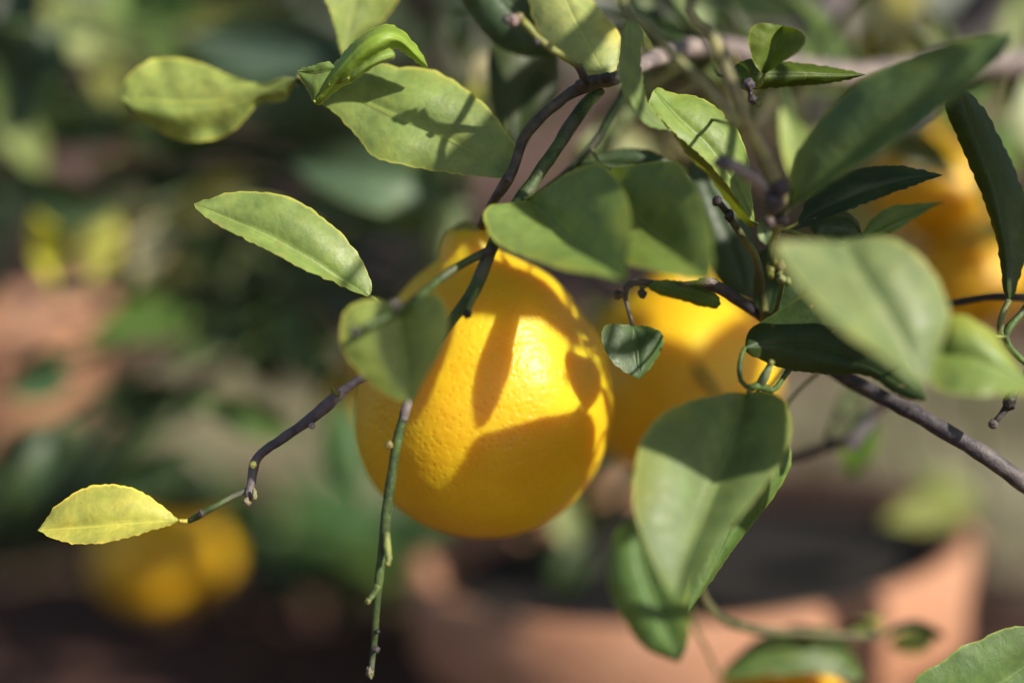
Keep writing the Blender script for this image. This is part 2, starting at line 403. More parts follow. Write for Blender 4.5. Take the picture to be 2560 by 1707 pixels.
# upright stems on the right and their node
tube('branch', [(2960, -250, -108, 32), (2300, -420, -40, 30), (1940, -300, 22, 24), (1729, 0, 34, 17), (1780, 91, 34, 17), (1810, 165, 33, 17), (1846, 256, 31, 17), (1875, 329, 29, 18), (1905, 384, 26, 19),
                (1932, 439, 25, 21), (1945, 480, 21, 25), (1943, 525, 15, 27), (1938, 560, 10, 22), (1934, 600, 5, 12)], (0.25, 0.235, 0.10), seg=14)
for k, (x, y, d, r) in enumerate([(1952, 470, 26, 22), (1935, 505, 25, 24), (1925, 555, 19, 14), (1955, 550, 18, 15)]): knob(x, y, d, r, (0.10, 0.078, 0.078), seed=30 + k, name='node')
tube('twig', [(1700, -250, 26, 12), (1560, -10, 34, 10), (1632, 76, 36, 11), (1698, 152, 37, 11), (1785, 239, 36, 12), (1848, 318, 34, 13)], (0.27, 0.28, 0.11), seg=12)
tube('twig', [(1930, 500, 22, 18), (1900, 460, 25, 17), (1870, 435, 27, 16), (1840, 418, 28, 17), (1815, 408, 28, 15)], (0.30, 0.25, 0.22), seg=12)
knob(1804, 406, 28, 17, BGR, seed=35)
tube('twig', [(1912, 800, -15, 11), (1900, 690, -8, 10), (1887, 637, -2, 10), (1871, 612, 1, 10), (1846, 576, 3, 9), (1822, 540, 4, 9)], (0.14, 0.145, 0.05), seg=10)
knob(1823, 540, 5, 14, BD, stretch=(0.8, 1.1, 1), seed=36); tube('spur', [(1824, 540, 4, 9), (1806, 517, 5, 8), (1794, 503, 6, 8)], BD, seg=8, reg=False); knob(1793, 503, 6, 12, BB, seed=37)
# branch sweeping in from the lower right
tube('branch', [(3290, 1520, -100, 37.4), (2900, 1400, -50, 29.7), (2680, 1280, -20, 24.2), (2560, 1208, -6, 22), (2468, 1140, -4, 22), (2376, 1085, -6, 20.9), (2285, 1032, -9, 20.9), (2212, 997, -13, 19.8), (2139, 958, -18, 19.8),
                (2060, 910, -24, 17.6), (1980, 850, -24, 16.5), (1901, 789, -18, 15.4), (1846, 753, -10, 14.3), (1810, 727, -6, 14.3), (1770, 711, -4, 15.4), (1745, 703, -4, 9.9)], (0.06, 0.053, 0.06), seg=14)
knob(1772, 704, 1, 15, BP, stretch=(1.5, 0.7, 1), seed=38, name='node')
tube('twig', [(1752, 705, -5, 7), (1680, 712, -9, 7), (1600, 706, -9, 9), (1570, 712, -9, 10), (1564, 745, -9, 7), (1571, 775, -8, 5), (1582, 815, -7, 5)], BD, seg=10)
knob(1545, 738, -8, 11, BD, seed=39); knob(1606, 735, -8, 11, BD, seed=40)
tube('branch', [(3160, 650, -110, 22), (2900, 700, -60, 16), (2700, 735, -30, 12), (2560, 742, -18, 11), (2475, 742, -18, 10), (2384, 757, -20, 9), (2280, 775, -24, 8), (2150, 800, -28, 8), (2050, 850, -27, 8), (2010, 875, -25, 8)], BD, seg=12)
# loop of petioles and bud above the big drooping leaf
tube('twig', [(2000, 868, -22, 8), (1985, 905, -6, 8), (1957, 946, 2, 7), (1941, 969, 5, 7.5), (1922, 976, 7, 8), (1900, 962, 9, 11), (1880, 968, 11, 10)], MG, seg=10)
tube('bud', [(1900, 960, 9, 11), (1911, 940, 11, 13), (1924, 916, 12, 9), (1930, 902, 12, 7)], (0.20, 0.25, 0.13), seg=10, reg=False)
knob(1928, 906, 13, 7, BY, seed=41, name='node')
# buds hanging at the node
for k, (x, y, d, r, s, c) in enumerate([(1927, 676, 10, 14, (0.75, 1.5, 1), YG), (1936, 652, 11, 10, (0.7, 1.4, 1), YG), (1951, 664, 11, 12, (0.9, 1.2, 1), (0.30, 0.20, 0.10)),
                                    (1953, 698, 10, 12, (1, 1, 1), PG), (1968, 704, 9, 10, (1, 1.1, 1), LG), (1945, 684, 8, 11, (1, 1.3, 1), OL)]):
    knob(x, y, d, r, c, stretch=s, seed=50 + k)
tube('twig', [(1936, 590, 6, 9), (1925, 625, 8, 7), (1930, 670, 9, 7), (1955, 695, 8, 7), (1950, 740, -4, 7), (1935, 795, -16, 8)], MG, seg=8)
# dead buds
tube('twig', [(1800, 125, -60, 6), (1835, 180, -24, 6), (1858, 212, -2, 6), (1872, 214, 5, 8), (1876, 236, 5, 6), (1886, 256, 5, 7)], BB, seg=8, reg=False)
knob(1872, 212, 6, 15, BGR, seed=60); knob(1882, 250, 6, 12, BB, seed=61); knob(1894, 260, 6, 8, BY, seed=62)
tube('twig', [(2580, 900, -6, 7), (2550, 960, 2, 8), (2530, 995, 4, 10), (2515, 1022, 4, 10), (2498, 1042, 4, 7), (2484, 1058, 4, 8)], BD, seg=8)
knob(2524, 1003, 5, 17, BD, stretch=(0.9, 1.3, 1), seed=63); knob(2483, 1060, 5, 11, BB, seed=64)
tube('twig', [(2740, 720, -34, 10), (2620, 700, -12, 9), (2560, 775, -4, 9), (2512, 842, -2, 10), (2560, 905, -4, 8), (2580, 902, -6, 7)], MG, seg=10)

# ---- leaves in or near the plane of focus
leaf([(1272, 437, -5), (1179, 382, -7), (1084, 331, -8), (989, 292, -8), (857, 234, -10), (785, 222, -12)],
     [(1290, 373), (1259, 322), (1234, 285), (1194, 245), (1150, 212), (1106, 185), (1069, 171), (1025, 168), (989, 168), (950, 157), (870, 180), (812, 200)],
     [(1256, 444), (1194, 441), (1113, 431), (1025, 417), (941, 395), (916, 373), (898, 347), (872, 320), (841, 285), (800, 258)],
     fa=-4, fb=2, tint=(0.18, 0.225, 0.065), seed=1, wav=1.0, label='broad lit green leaf with twig shadows and a yellow margin')
tube('twig', [(1266, 440, -8, 7), (1180, 400, -16, 7), (1040, 340, -22, 7), (900, 285, -22, 7), (800, 245, -18, 8), (745, 198, -20, 8)], BG, seg=8)
# curled leaf: arched roll and its flap
leaf([(786, 254, 0), (822, 212, 3), (865, 158, 7), (915, 108, 9), (963, 88, 9), (1005, 102, 7), (1040, 135, 4), (1070, 168, -1)],
     [(800, 222), (826, 172), (852, 141), (887, 102), (923, 75), (963, 62), (997, 70), (1027, 98), (1056, 136)],
     [(800, 262), (850, 220), (872, 212), (897, 187), (945, 150), (985, 122), (1010, 134), (1034, 152), (1053, 166)],
     fa=-9, fb=-9, tint=(0.21, 0.29, 0.04), seed=2, bulge=3, wav=1.2, petiole=[(790, 256, -8), (800, 246, -16)], label='curled leaf rolled into an arch')
leaf([(845, 172, 2), (812, 178, 1), (775, 182, 0), (741, 179, -1)], [(820, 155), (790, 162), (760, 170)], [(835, 205), (805, 240), (785, 256), (762, 212)],
     fa=0, fb=-1, tint=LG, seed=3, n=20, petiole=[(830, 190, -6), (805, 244, -16)])
leaf([(872, 196, 9), (905, 172, 11), (945, 152, 11), (988, 138, 9)], [(885, 176), (920, 150), (955, 128), (980, 124)], [(880, 208), (910, 185), (950, 160), (984, 148)], fa=-2, fb=-4, tint=(0.19, 0.26, 0.05), seed=31, n=18, bulge=2,
     petiole=[(850, 205, 3), (820, 214, 3)])
leaf([(742, 196, -18), (690, 222, -22), (640, 235, -25), (560, 252, -27), (450, 258, -28), (360, 250, -28), (302, 244, -29)],
     [(695, 194), (669, 210), (622, 204), (567, 186), (512, 161), (457, 148), (402, 146), (366, 155), (336, 175), (311, 205)],
     [(717, 249), (695, 256), (658, 256), (629, 278), (603, 311), (563, 340), (512, 353), (468, 353), (420, 340), (373, 311), (329, 285)],
     fa=-5, fb=-4, tint=(0.25, 0.285, 0.075), seed=4, wav=3.2, petiole=[(750, 192, -18), (775, 220, -18)], label='soft blurred twisted leaf with a narrow neck')
leaf([(924, 740, 0), (848, 697, 0), (786, 657, 1), (714, 617, 1), (634, 577, 1), (549, 541, 0), (485, 509, 0)],
     [(931, 724), (920, 684), (897, 639), (862, 592), (826, 559), (781, 523), (732, 496), (683, 483), (625, 479), (567, 482), (536, 494), (504, 501)],
     [(920, 742), (875, 724), (826, 702), (759, 673), (692, 637), (625, 604), (562, 572), (513, 543), (493, 523)],
     fa=-3, fb=5, tint=(0.18, 0.225, 0.065), seed=5, petiole=[(938, 749, 2), (965, 768, 10), (1005, 776, 27)], prad=5, label='pointed green leaf with a pale midrib')
leaf([(448, 1301, 0), (370, 1306, 1), (272, 1315, 1), (174, 1322, 0), (94, 1325, -1)],
     [(430, 1284), (403, 1262), (370, 1238), (327, 1218), (288, 1210), (245, 1212), (207, 1221), (169, 1243), (136, 1268), (117, 1295)],
     [(424, 1312), (381, 1325), (316, 1344), (261, 1356), (212, 1359), (169, 1356), (131, 1344), (106, 1331)],
     fa=-3, fb=5, tint=YE, seed=6, petiole=[(460, 1303, 0), (474, 1302, 0)], prad=6, label='single yellow leaf at the end of a drooping twig')
# notched leaf lying in front of the fruit
leaf([(1003, 778, 27), (1004, 850, 29), (1012, 930, 31), (1022, 1003, 32)],
     [(993, 764), (945, 749), (905, 751), (872, 767), (854, 797), (850, 848), (854, 872), (872, 899), (905, 939), (960, 983), (1000, 1004)],
     [(1011, 776), (1033, 756), (1062, 736), (1084, 733), (1108, 752), (1120, 785), (1118, 830), (1100, 880), (1077, 920), (1055, 960), (1036, 998)],
     fa=0, fb=3, tint=(0.19, 0.225, 0.055), seed=7, petiole=[(1004, 774, 29)], prad=6, label='rounded notched leaf overlapping the left shoulder of the large lemon')
# folded pair in front of the branch
leaf([(1318, 498, 6), (1370, 546, 12), (1418, 600, 20), (1471, 638, 29), (1520, 668, 36), (1564, 700, 42)],
     [(1269, 508), (1225, 514), (1208, 530), (1213, 555), (1227, 591), (1254, 615), (1299, 636), (1358, 657), (1418, 676), (1477, 684), (1537, 697)],
     [(1345, 480), (1388, 452), (1418, 433), (1448, 421), (1486, 405), (1519, 418), (1543, 445), (1564, 487), (1576, 535), (1577, 573), (1571, 624), (1567, 668)],
     fa=6, fb=5, tint=(0.15, 0.20, 0.055), seed=8, petiole=[(1310, 492, 2), (1316, 480, 1)], prad=6, label='folded leaf half in shade above the large lemon')
leaf([(1528, 438, 2), (1560, 490, 8), (1596, 545, 16), (1680, 622, 32), (1766, 699, 45)],
     [(1520, 470), (1530, 560), (1552, 640), (1582, 664), (1626, 674), (1686, 689), (1730, 700)],
     [(1531, 421), (1567, 414), (1626, 405), (1683, 402), (1706, 414), (1721, 439), (1742, 475), (1763, 529), (1778, 588), (1784, 648), (1779, 690)],
     fa=6, fb=5, tint=(0.165, 0.215, 0.05), seed=9, petiole=[(1500, 410, -6), (1478, 372, -17)], label='second folded leaf with a bright lower half')
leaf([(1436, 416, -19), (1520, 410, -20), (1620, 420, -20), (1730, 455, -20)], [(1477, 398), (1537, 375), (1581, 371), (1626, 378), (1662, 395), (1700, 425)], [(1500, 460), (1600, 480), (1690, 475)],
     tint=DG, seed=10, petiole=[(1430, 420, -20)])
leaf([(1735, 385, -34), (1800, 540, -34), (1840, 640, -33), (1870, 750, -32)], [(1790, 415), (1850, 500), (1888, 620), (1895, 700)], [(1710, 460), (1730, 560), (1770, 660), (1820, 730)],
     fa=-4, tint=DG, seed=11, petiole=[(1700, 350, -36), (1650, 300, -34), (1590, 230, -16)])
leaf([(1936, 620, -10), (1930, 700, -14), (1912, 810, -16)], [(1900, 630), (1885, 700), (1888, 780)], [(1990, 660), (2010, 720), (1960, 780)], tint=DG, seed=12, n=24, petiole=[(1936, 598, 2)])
# pale leaf passing out of the top and its neighbours
leaf([(1515, 188, -5), (1470, 110, -9), (1420, 10, -15), (1385, -100, -21), (1362, -190, -26)],
     [(1464, 183), (1420, 157), (1380, 124), (1354, 95), (1333, 48), (1322, 0), (1316, -60), (1335, -140)],
     [(1541, 175), (1555, 110), (1545, 80), (1526, 55), (1501, 26), (1479, 0), (1440, -60), (1400, -130)],
     fa=-3, fb=-3, tint=(0.31, 0.325, 0.12), seed=13, petiole=[(1522, 195, -5)], label='large pale yellow-green leaf above the arching stem')
leaf([(1671, 325, 9), (1625, 300, 12), (1590, 250, 15), (1572, 180, 17), (1570, 110, 16), (1573, 43, 13)],
     [(1636, 320), (1610, 307), (1581, 271), (1556, 227), (1545, 183), (1546, 146), (1556, 84)], [(1650, 295), (1620, 258), (1610, 219), (1603, 165), (1604, 121), (1609, 84), (1589, 55)],
     fa=3, fb=-7, tint=(0.15, 0.19, 0.07), seed=14, petiole=[(1700, 330, 4), (1770, 300, 2), (1845, 318, 30)], label='narrow upright leaf crossing the arching stem')
leaf([(1888, 556, 4), (1840, 470, 5), (1773, 372, 6), (1700, 302, 6), (1634, 226, 4)],
     [(1880, 500), (1876, 430), (1868, 384), (1840, 320), (1786, 265), (1751, 245), (1722, 236), (1690, 236), (1650, 220)],
     [(1872, 545), (1846, 504), (1810, 453), (1773, 408), (1737, 375), (1700, 344), (1655, 300), (1623, 262)],
     fa=-5, fb=2, tint=(0.165, 0.22, 0.05), seed=15, petiole=[(1905, 565, 4), (1930, 555, 6)], label='bright serrated leaf beside the upright stem')
leaf([(1892, 566, 2), (1830, 470, 0), (1744, 380, 0), (1640, 260, 0)], [(1860, 520), (1790, 430), (1700, 345)], [(1862, 560), (1812, 500), (1770, 440), (1720, 390), (1660, 300)], fb=-12, tint=(0.13, 0.155, 0.02), seed=16, petiole=[(1906, 568, 3), (1930, 558, 5)])
leaf([(1911, 187, 3), (1930, 130, 4), (1958, 65, 5)], [(1900, 178), (1883, 154), (1872, 110), (1874, 80), (1890, 62), (1919, 59)], [(1919, 181), (1956, 157), (1992, 132), (2012, 110), (2013, 90), (1996, 75)],
     fa=2, fb=8, tint=(0.10, 0.13, 0.012), seed=17, n=30, ser=1.6, petiole=[(1903, 205, 3), (1896, 216, 1), (1872, 205, -20), (1830, 135, -60)], prad=5.5, ptint=(0.30, 0.28, 0.04), label='small heart-shaped leaf on a yellow stalk')
leaf([(1815, 190, 0), (1900, 186, -1), (2000, 186, -2), (2090, 188, -3), (2166, 187, -4)], [(1846, 157), (1883, 148), (1930, 149), (1971, 154), (2029, 161), (2102, 172)], [(1840, 222), (1919, 223), (1992, 216), (2066, 210), (2120, 200)],
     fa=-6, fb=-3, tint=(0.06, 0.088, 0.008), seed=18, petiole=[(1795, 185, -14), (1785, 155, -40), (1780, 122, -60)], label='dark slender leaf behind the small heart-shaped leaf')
leaf([(1972, 522, 20), (2066, 442, 26), (2175, 358, 32), (2285, 274, 38), (2395, 190, 43), (2538, 84, 48)],
     [(1974, 457), (1992, 384), (2022, 336), (2051, 296), (2095, 252), (2150, 201), (2201, 172), (2270, 144), (2322, 121), (2395, 99), (2468, 88)],
     [(2011, 501), (2084, 452), (2157, 408), (2230, 362), (2303, 312), (2376, 258), (2450, 197), (2504, 139)],
     fa=-8, fb=6, tint=(0.10, 0.145, 0.055), seed=19, wav=1.4, petiole=[(1962, 530, 19), (1952, 530, 17)], prad=7, label='long dull green leaf pointing up and away from the node')
leaf([(1995, 556, 4), (2066, 520, 4), (2175, 475, 3), (2285, 445, 2), (2358, 438, 1)], [(2010, 515), (2029, 486), (2066, 457), (2120, 428), (2175, 417), (2230, 414), (2285, 420)], [(2011, 568), (2066, 545), (2139, 519), (2212, 490), (2285, 464)],
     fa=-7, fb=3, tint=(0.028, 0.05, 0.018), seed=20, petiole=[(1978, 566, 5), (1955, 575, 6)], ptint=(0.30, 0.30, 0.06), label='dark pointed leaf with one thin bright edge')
leaf([(2150, 600, -12), (2220, 560, -12), (2290, 530, -13), (2364, 505, -14)], [(2170, 560), (2186, 541), (2230, 515), (2303, 508)], [(2200, 595), (2248, 572), (2285, 548), (2330, 520)], tint=GR, seed=21, n=24, petiole=[(2080, 610, -6), (1990, 580, 0), (1950, 575, 5)])
leaf([(2020, 560, -8), (2060, 540, -8), (2130, 560, -9), (2160, 600, -10)], [(2040, 520), (2090, 520), (2140, 545)], [(2040, 590), (2090, 600)], tint=DG, seed=22, n=20, petiole=[(1980, 575, -2), (1950, 578, 4)])
leaf([(1900, 552, 10), (1910, 580, 11), (1918, 614, 12)], [(1893, 570), (1897, 595)], [(1928, 560), (1928, 590)], tint=(0.22, 0.28, 0.15), seed=23, n=14, ser=1, petiole=[(1918, 545, 9)])
# broad blurred leaves nearer the lens on the right
leaf([(2112, 603, 42), (2150, 680, 46), (2186, 745, 49), (2250, 855, 52), (2318, 968, 54)],
     [(2060, 602), (1990, 604), (1940, 608), (1963, 665), (2011, 724), (2066, 786), (2120, 837), (2175, 873), (2230, 910), (2290, 955)],
     [(2139, 597), (2212, 593), (2267, 614), (2314, 654), (2343, 694), (2362, 738), (2374, 782), (2368, 820), (2354, 860), (2336, 915)],
     fa=15, fb=-6, tint=(0.155, 0.185, 0.08), seed=24, petiole=[(2090, 606, 34), (2020, 600, 20), (1950, 575, 8)], label='broad pale leaf out of focus in front of a dark leaf')
leaf([(2330, 880, 38), (2430, 895, 42), (2520, 930, 43), (2612, 976, 43)], [(2350, 820), (2376, 790), (2413, 788), (2449, 808), (2486, 833), (2512, 870), (2560, 935)], [(2330, 950), (2358, 978), (2431, 988), (2504, 986), (2560, 984)],
     fa=-4, fb=5, tint=(0.165, 0.215, 0.055), seed=25, petiole=[(2400, 840, 20), (2512, 842, 0)], label='blurred light green leaf beside the broad pale leaf')
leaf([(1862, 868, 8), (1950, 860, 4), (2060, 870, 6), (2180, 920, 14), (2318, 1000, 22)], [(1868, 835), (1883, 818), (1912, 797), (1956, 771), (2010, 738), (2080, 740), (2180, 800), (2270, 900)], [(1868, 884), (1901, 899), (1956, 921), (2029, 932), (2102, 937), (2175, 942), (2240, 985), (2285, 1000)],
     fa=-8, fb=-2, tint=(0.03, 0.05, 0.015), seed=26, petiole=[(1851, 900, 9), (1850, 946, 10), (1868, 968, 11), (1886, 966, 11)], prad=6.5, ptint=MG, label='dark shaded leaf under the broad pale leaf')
leaf([(2330, 815, 22), (2230, 738, 22), (2130, 680, 22), (2005, 645, 22)], [(2330, 740), (2290, 670), (2200, 630), (2090, 620)], [(2270, 818), (2170, 768), (2080, 706)], tint=GR, seed=44, petiole=[(2380, 850, 16), (2512, 842, 0)])  # hidden leaf added behind the pale one to shade the dark leaf
leaf([(1868, 984, 11), (1836, 1080, 17), (1795, 1190, 25), (1752, 1300, 33), (1710, 1402, 40), (1686, 1500, 46)],
     [(1850, 980), (1810, 984), (1742, 997), (1674, 1021), (1627, 1062), (1599, 1110), (1586, 1178), (1582, 1246), (1596, 1314), (1623, 1382), (1654, 1445)],
     [(1885, 978), (1912, 979), (1953, 992), (1974, 1026), (1981, 1062), (1974, 1100), (1948, 1160), (1906, 1222), (1851, 1290), (1797, 1355), (1749, 1420), (1712, 1480)],
     fa=4, fb=4, tint=(0.125, 0.165, 0.06), seed=27, petiole=[(1874, 974, 11)], prad=7, label='big drooping leaf hanging below the twisted petioles')
leaf([(1880, 1040, -8), (1850, 1250, 0), (1780, 1420, 4), (1720, 1530, 6)], [(1960, 1100), (1978, 1160), (1925, 1255), (1850, 1350), (1780, 1450)], [(1820, 1150), (1770, 1300), (1730, 1430)], fa=-6, tint=MG, seed=28, petiole=[(1890, 990, -6), (1930, 900, -16)])
leaf([(1590, 1300, -55), (1600, 1400, -52), (1650, 1540, -48), (1698, 1656, -46)], [(1540, 1330), (1518, 1423), (1531, 1491), (1565, 1559), (1613, 1620)], [(1680, 1320), (1722, 1450), (1724, 1550), (1716, 1615)],
     fa=-4, fb=3, tint=(0.10, 0.165, 0.05), seed=29, petiole=[(1600, 1240, -55), (1700, 1150, -45), (1880, 1010, -28), (1990, 880, -26)])
leaf([(1796, 1690, -70), (1900, 1640, -70), (2020, 1625, -70), (2160, 1700, -70)], [(1838, 1640), (1899, 1593), (1967, 1572), (2048, 1576), (2103, 1593), (2132, 1633)], [(1830, 1694), (1912, 1690), (2035, 1684), (2110, 1698)],
     fa=-14, fb=3, tint=(0.075, 0.115, 0.03), seed=30, petiole=[(1775, 1640, -66), (1730, 1520, -58), (1780, 1300, -45), (1960, 1020, -30), (2060, 920, -25)])
# small leaves by the second lemon
leaf([(1584, 815, -6), (1592, 880, -4), (1598, 948, -2)], [(1560, 811), (1519, 811), (1504, 833), (1508, 862), (1526, 899), (1559, 928)], [(1610, 814), (1647, 826), (1659, 848), (1651, 881), (1625, 921)],
     fa=3, fb=-3, tint=(0.05, 0.09, 0.03), seed=32, n=30, label='small dark leaf hanging before the blurred lemon')  # tint lowered to paint in the shade on this leaf
leaf([(1615, 716, -8), (1680, 728, -8), (1740, 745, -7), (1803, 760, -6)], [(1650, 700), (1720, 705), (1790, 735)], [(1650, 738), (1700, 750), (1737, 762), (1788, 772)], fb=-3, tint=GR, seed=33, n=26, petiole=[(1604, 722, -9), (1602, 708, -9)])
# corner leaf and the hanging dark leaf
leaf([(2660, 1600, 0), (2560, 1668, 0), (2440, 1745, 1), (2260, 1800, 2)], [(2600, 1566), (2560, 1564), (2526, 1567), (2488, 1578), (2445, 1600), (2401, 1616), (2357, 1651), (2314, 1676), (2281, 1707)], [(2660, 1700), (2560, 1780), (2400, 1840)],
     fa=1, fb=-3, tint=(0.10, 0.155, 0.05), seed=34, petiole=[(2700, 1560, -2), (2760, 1450, -12), (2780, 1345, -32)], label='crisp serrated leaf crossed by a straight shadow')
leaf([(2523, 750, -3), (2518, 640, -3), (2492, 480, -2), (2440, 330, -1), (2400, 215, 0)], [(2537, 731), (2552, 687), (2562, 640), (2566, 560), (2562, 490), (2548, 453), (2526, 395), (2497, 340), (2470, 284), (2450, 260), (2420, 230)],
     [(2508, 727), (2504, 691), (2497, 636), (2482, 570), (2446, 468), (2417, 402), (2387, 329), (2364, 271), (2372, 232)],
     fa=-6, fb=-3, tint=(0.04, 0.06, 0.008), seed=35, ser=5, petiole=[(2505, 790, -2), (2500, 835, -2), (2511, 845, -2)], prad=9, ptint=(0.16, 0.18, 0.06), label='dark narrow leaf hanging upright with nibbled edges')
leaf([(2720, 640, -20), (2640, 560, -18), (2580, 440, -20)], [(2650, 640), (2590, 560)], [(2720, 560), (2650, 440)], tint=MG, seed=36, n=20, petiole=[(2740, 715, -30)])
# softer leaves just behind the plane of focus
leaf([(915, -130, -26), (890, -30, -26), (872, 60, -26), (857, 142, -26)], [(840, -100), (806, -40), (813, 0), (826, 29), (841, 84), (852, 128)], [(990, -110), (1010, -50), (997, 0), (952, 58), (905, 95), (872, 124)],
     fa=6, fb=-6, tint=(0.22, 0.25, 0.08), seed=37, petiole=[(930, -170, -30), (1100, -260, -40), (1350, -200, -45), (1560, 20, -45), (1640, 150, -30)], label='leaf hanging into view with one pale half')
leaf([(1400, 120, -26), (1330, 70, -25), (1260, 0, -24), (1180, -100, -24)], [(1420, 60), (1400, -20), (1330, -100), (1240, -150)], [(1380, 142), (1344, 144), (1289, 137), (1238, 113), (1208, 84), (1179, 44), (1153, 0), (1140, -60)],
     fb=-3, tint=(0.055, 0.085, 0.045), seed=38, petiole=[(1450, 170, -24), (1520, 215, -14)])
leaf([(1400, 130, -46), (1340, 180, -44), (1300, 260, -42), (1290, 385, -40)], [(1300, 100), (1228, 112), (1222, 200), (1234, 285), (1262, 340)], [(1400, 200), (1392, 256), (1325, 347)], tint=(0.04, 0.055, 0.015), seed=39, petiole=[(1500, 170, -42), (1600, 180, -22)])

# ------------------------------------------------------------------ lemons
def lemon(rings, d0, label, tint=(0.86, 0.535, 0.013), tilt=12, group=None, seed=0, n=64, calyx=True, anchor=None):
    """rings: (y, centre x, radius) in photo pixels from stem to tip, the axis lying at depth d0 and leaning to the lens"""
    ys = [r[0] for r in rings]; ymid = 0.5 * (ys[0] + ys[-1])
    prof = crom([(r[0], r[1], r[2]) for r in rings], 110)
    k = MM(d0); tl = R(tilt)
    ax = (UP * math.cos(tl) - FWD * math.sin(tl)); fr = (-FWD * math.cos(tl) - UP * math.sin(tl))
    base = P(rings[0][1], ymid, d0)
    root = empty('lemon', base, label, 'lemon', group)
    x0 = rings[0][1]
    vs_, fs = [], []
    m = len(prof)
    for i, (y, cx, r) in enumerate(prof):
        r = max(r, 0.0)
        c = ax * ((ymid - y) * k) + RIGHT * ((cx - x0) * k)
        for j in range(n):
            a = 2 * math.pi * j / n
            o = RIGHT * math.cos(a) + fr * math.sin(a)
            q = c + o * (r * k)
            q += o * (r * k) * 0.022 * noise.noise(q * 55 + Vector((seed, 0, 0))) + o * (0.00022 * noise.noise(q * 620)) * min(1, r / 40)
            vs_.append(q)
    for i in range(m - 1):
        for j in range(n): fs.append((i*n+j, i*n+(j+1) % n, (i+1)*n+(j+1) % n, (i+1)*n+j))
    fs += [tuple(range(n - 1, -1, -1)), tuple(range((m-1)*n, m*n))]
    me = bpy.data.meshes.new('peel'); me.from_pydata([tuple(v) for v in vs_], [], fs)
    me.polygons.foreach_set('use_smooth', [True] * len(me.polygons)); me.materials.append(M_LEMON)
    o = bpy.data.objects.new('peel', me); o.color = (*tint, 1); link(o, root)
    # calyx: star-shaped button round the stalk
    top = ax * ((ymid - rings[0][0]) * k) + RIGHT * 0
    cv, cf = [], []
    S = 30
    for q, (rad, h) in enumerate([(0.0, 0.0016), (0.0018, 0.0015), (0.0034, 0.0009), (0.0046, -0.0002), (0.0049, -0.0014)]):
        for s in range(S):
            a = 2 * math.pi * s / S
            rr = rad * (1 + 0.16 * math.cos(5 * a) * (q / 4))
            cv.append(top + (RIGHT * math.cos(a) + fr * math.sin(a)) * rr + ax * h)
    for q in range(4):
        for s in range(S): cf.append((q*S+s, q*S+(s+1) % S, (q+1)*S+(s+1) % S, (q+1)*S+s))
    me2 = bpy.data.meshes.new('calyx'); me2.from_pydata([tuple(v) for v in cv], [], cf)
    me2.polygons.foreach_set('use_smooth', [True] * len(me2.polygons)); me2.materials.append(M_CALYX)
    link(bpy.data.objects.new('calyx', me2), root)
    root['stem_top'] = tuple(base + top + ax * 0.001)
    return root
MAIN = [(566, 1177, 6), (564, 1177, 24), (572, 1177, 50), (596, 1174, 64), (624, 1180, 76), (645, 1198, 100), (672, 1208, 144), (700, 1210, 180), (762, 1211, 231), (860, 1213, 287), (950, 1211, 314),
        (1050, 1207, 320), (1132, 1204, 306), (1197, 1203, 277), (1252, 1208, 231), (1295, 1210, 178), (1328, 1213, 108), (1341, 1210, 50), (1345, 1208, 5)]
lemon(MAIN, -34, 'large ripe yellow lemon in sharp focus with leaf shadows across its peel')
def shape(cx, top, bot, rad, lean=0):
    pr = [(0, 0.03), (0.004, 0.12), (0.02, 0.2), (0.07, 0.27), (0.13, 0.42), (0.22, 0.68), (0.34, 0.89), (0.48, 1.0), (0.6, 0.99), (0.72, 0.89), (0.83, 0.68), (0.91, 0.45), (0.96, 0.27), (0.99, 0.13), (1.0, 0.02)]
    return [(top + (bot - top) * t, cx + lean * (t - 0.0), rad * r) for t, r in pr]
hang = []
hang.append((lemon(shape(1690, 650, 1225, 255), -130, 'blurred lemon half hidden behind the large lemon and the big drooping leaf', seed=3, n=48), tree))
hang.append((lemon(shape(2330, 310, 610, 155), -230, 'blurred lemon seen past the long dull green leaf and the dark hanging leaf', (0.80, 0.47, 0.012), seed=5, n=40), tree))
hang.append((lemon(shape(2430, 540, 850, 150, -30), -225, 'blurred lemon crossed by a thin dark branch behind the broad pale leaf', (0.80, 0.47, 0.012), seed=6, n=40), tree))
hang.append((lemon(shape(960, 850, 1150, 150), -240, 'blurred lemon peeping out behind the lower side of the large lemon', (0.78, 0.46, 0.012), seed=7, n=40), back))
hang.append((lemon(shape(1955, 1600, 2080, 215), -95, 'blurred lemon just under a dark leaf before the terracotta pot', (0.82, 0.44, 0.02), seed=8, n=40), tree))
hang.append((lemon(shape(410, 1215, 1545, 172), -500, 'very blurred lemon hanging low under the single yellow leaf', (0.80, 0.47, 0.012), seed=9, n=40), back))

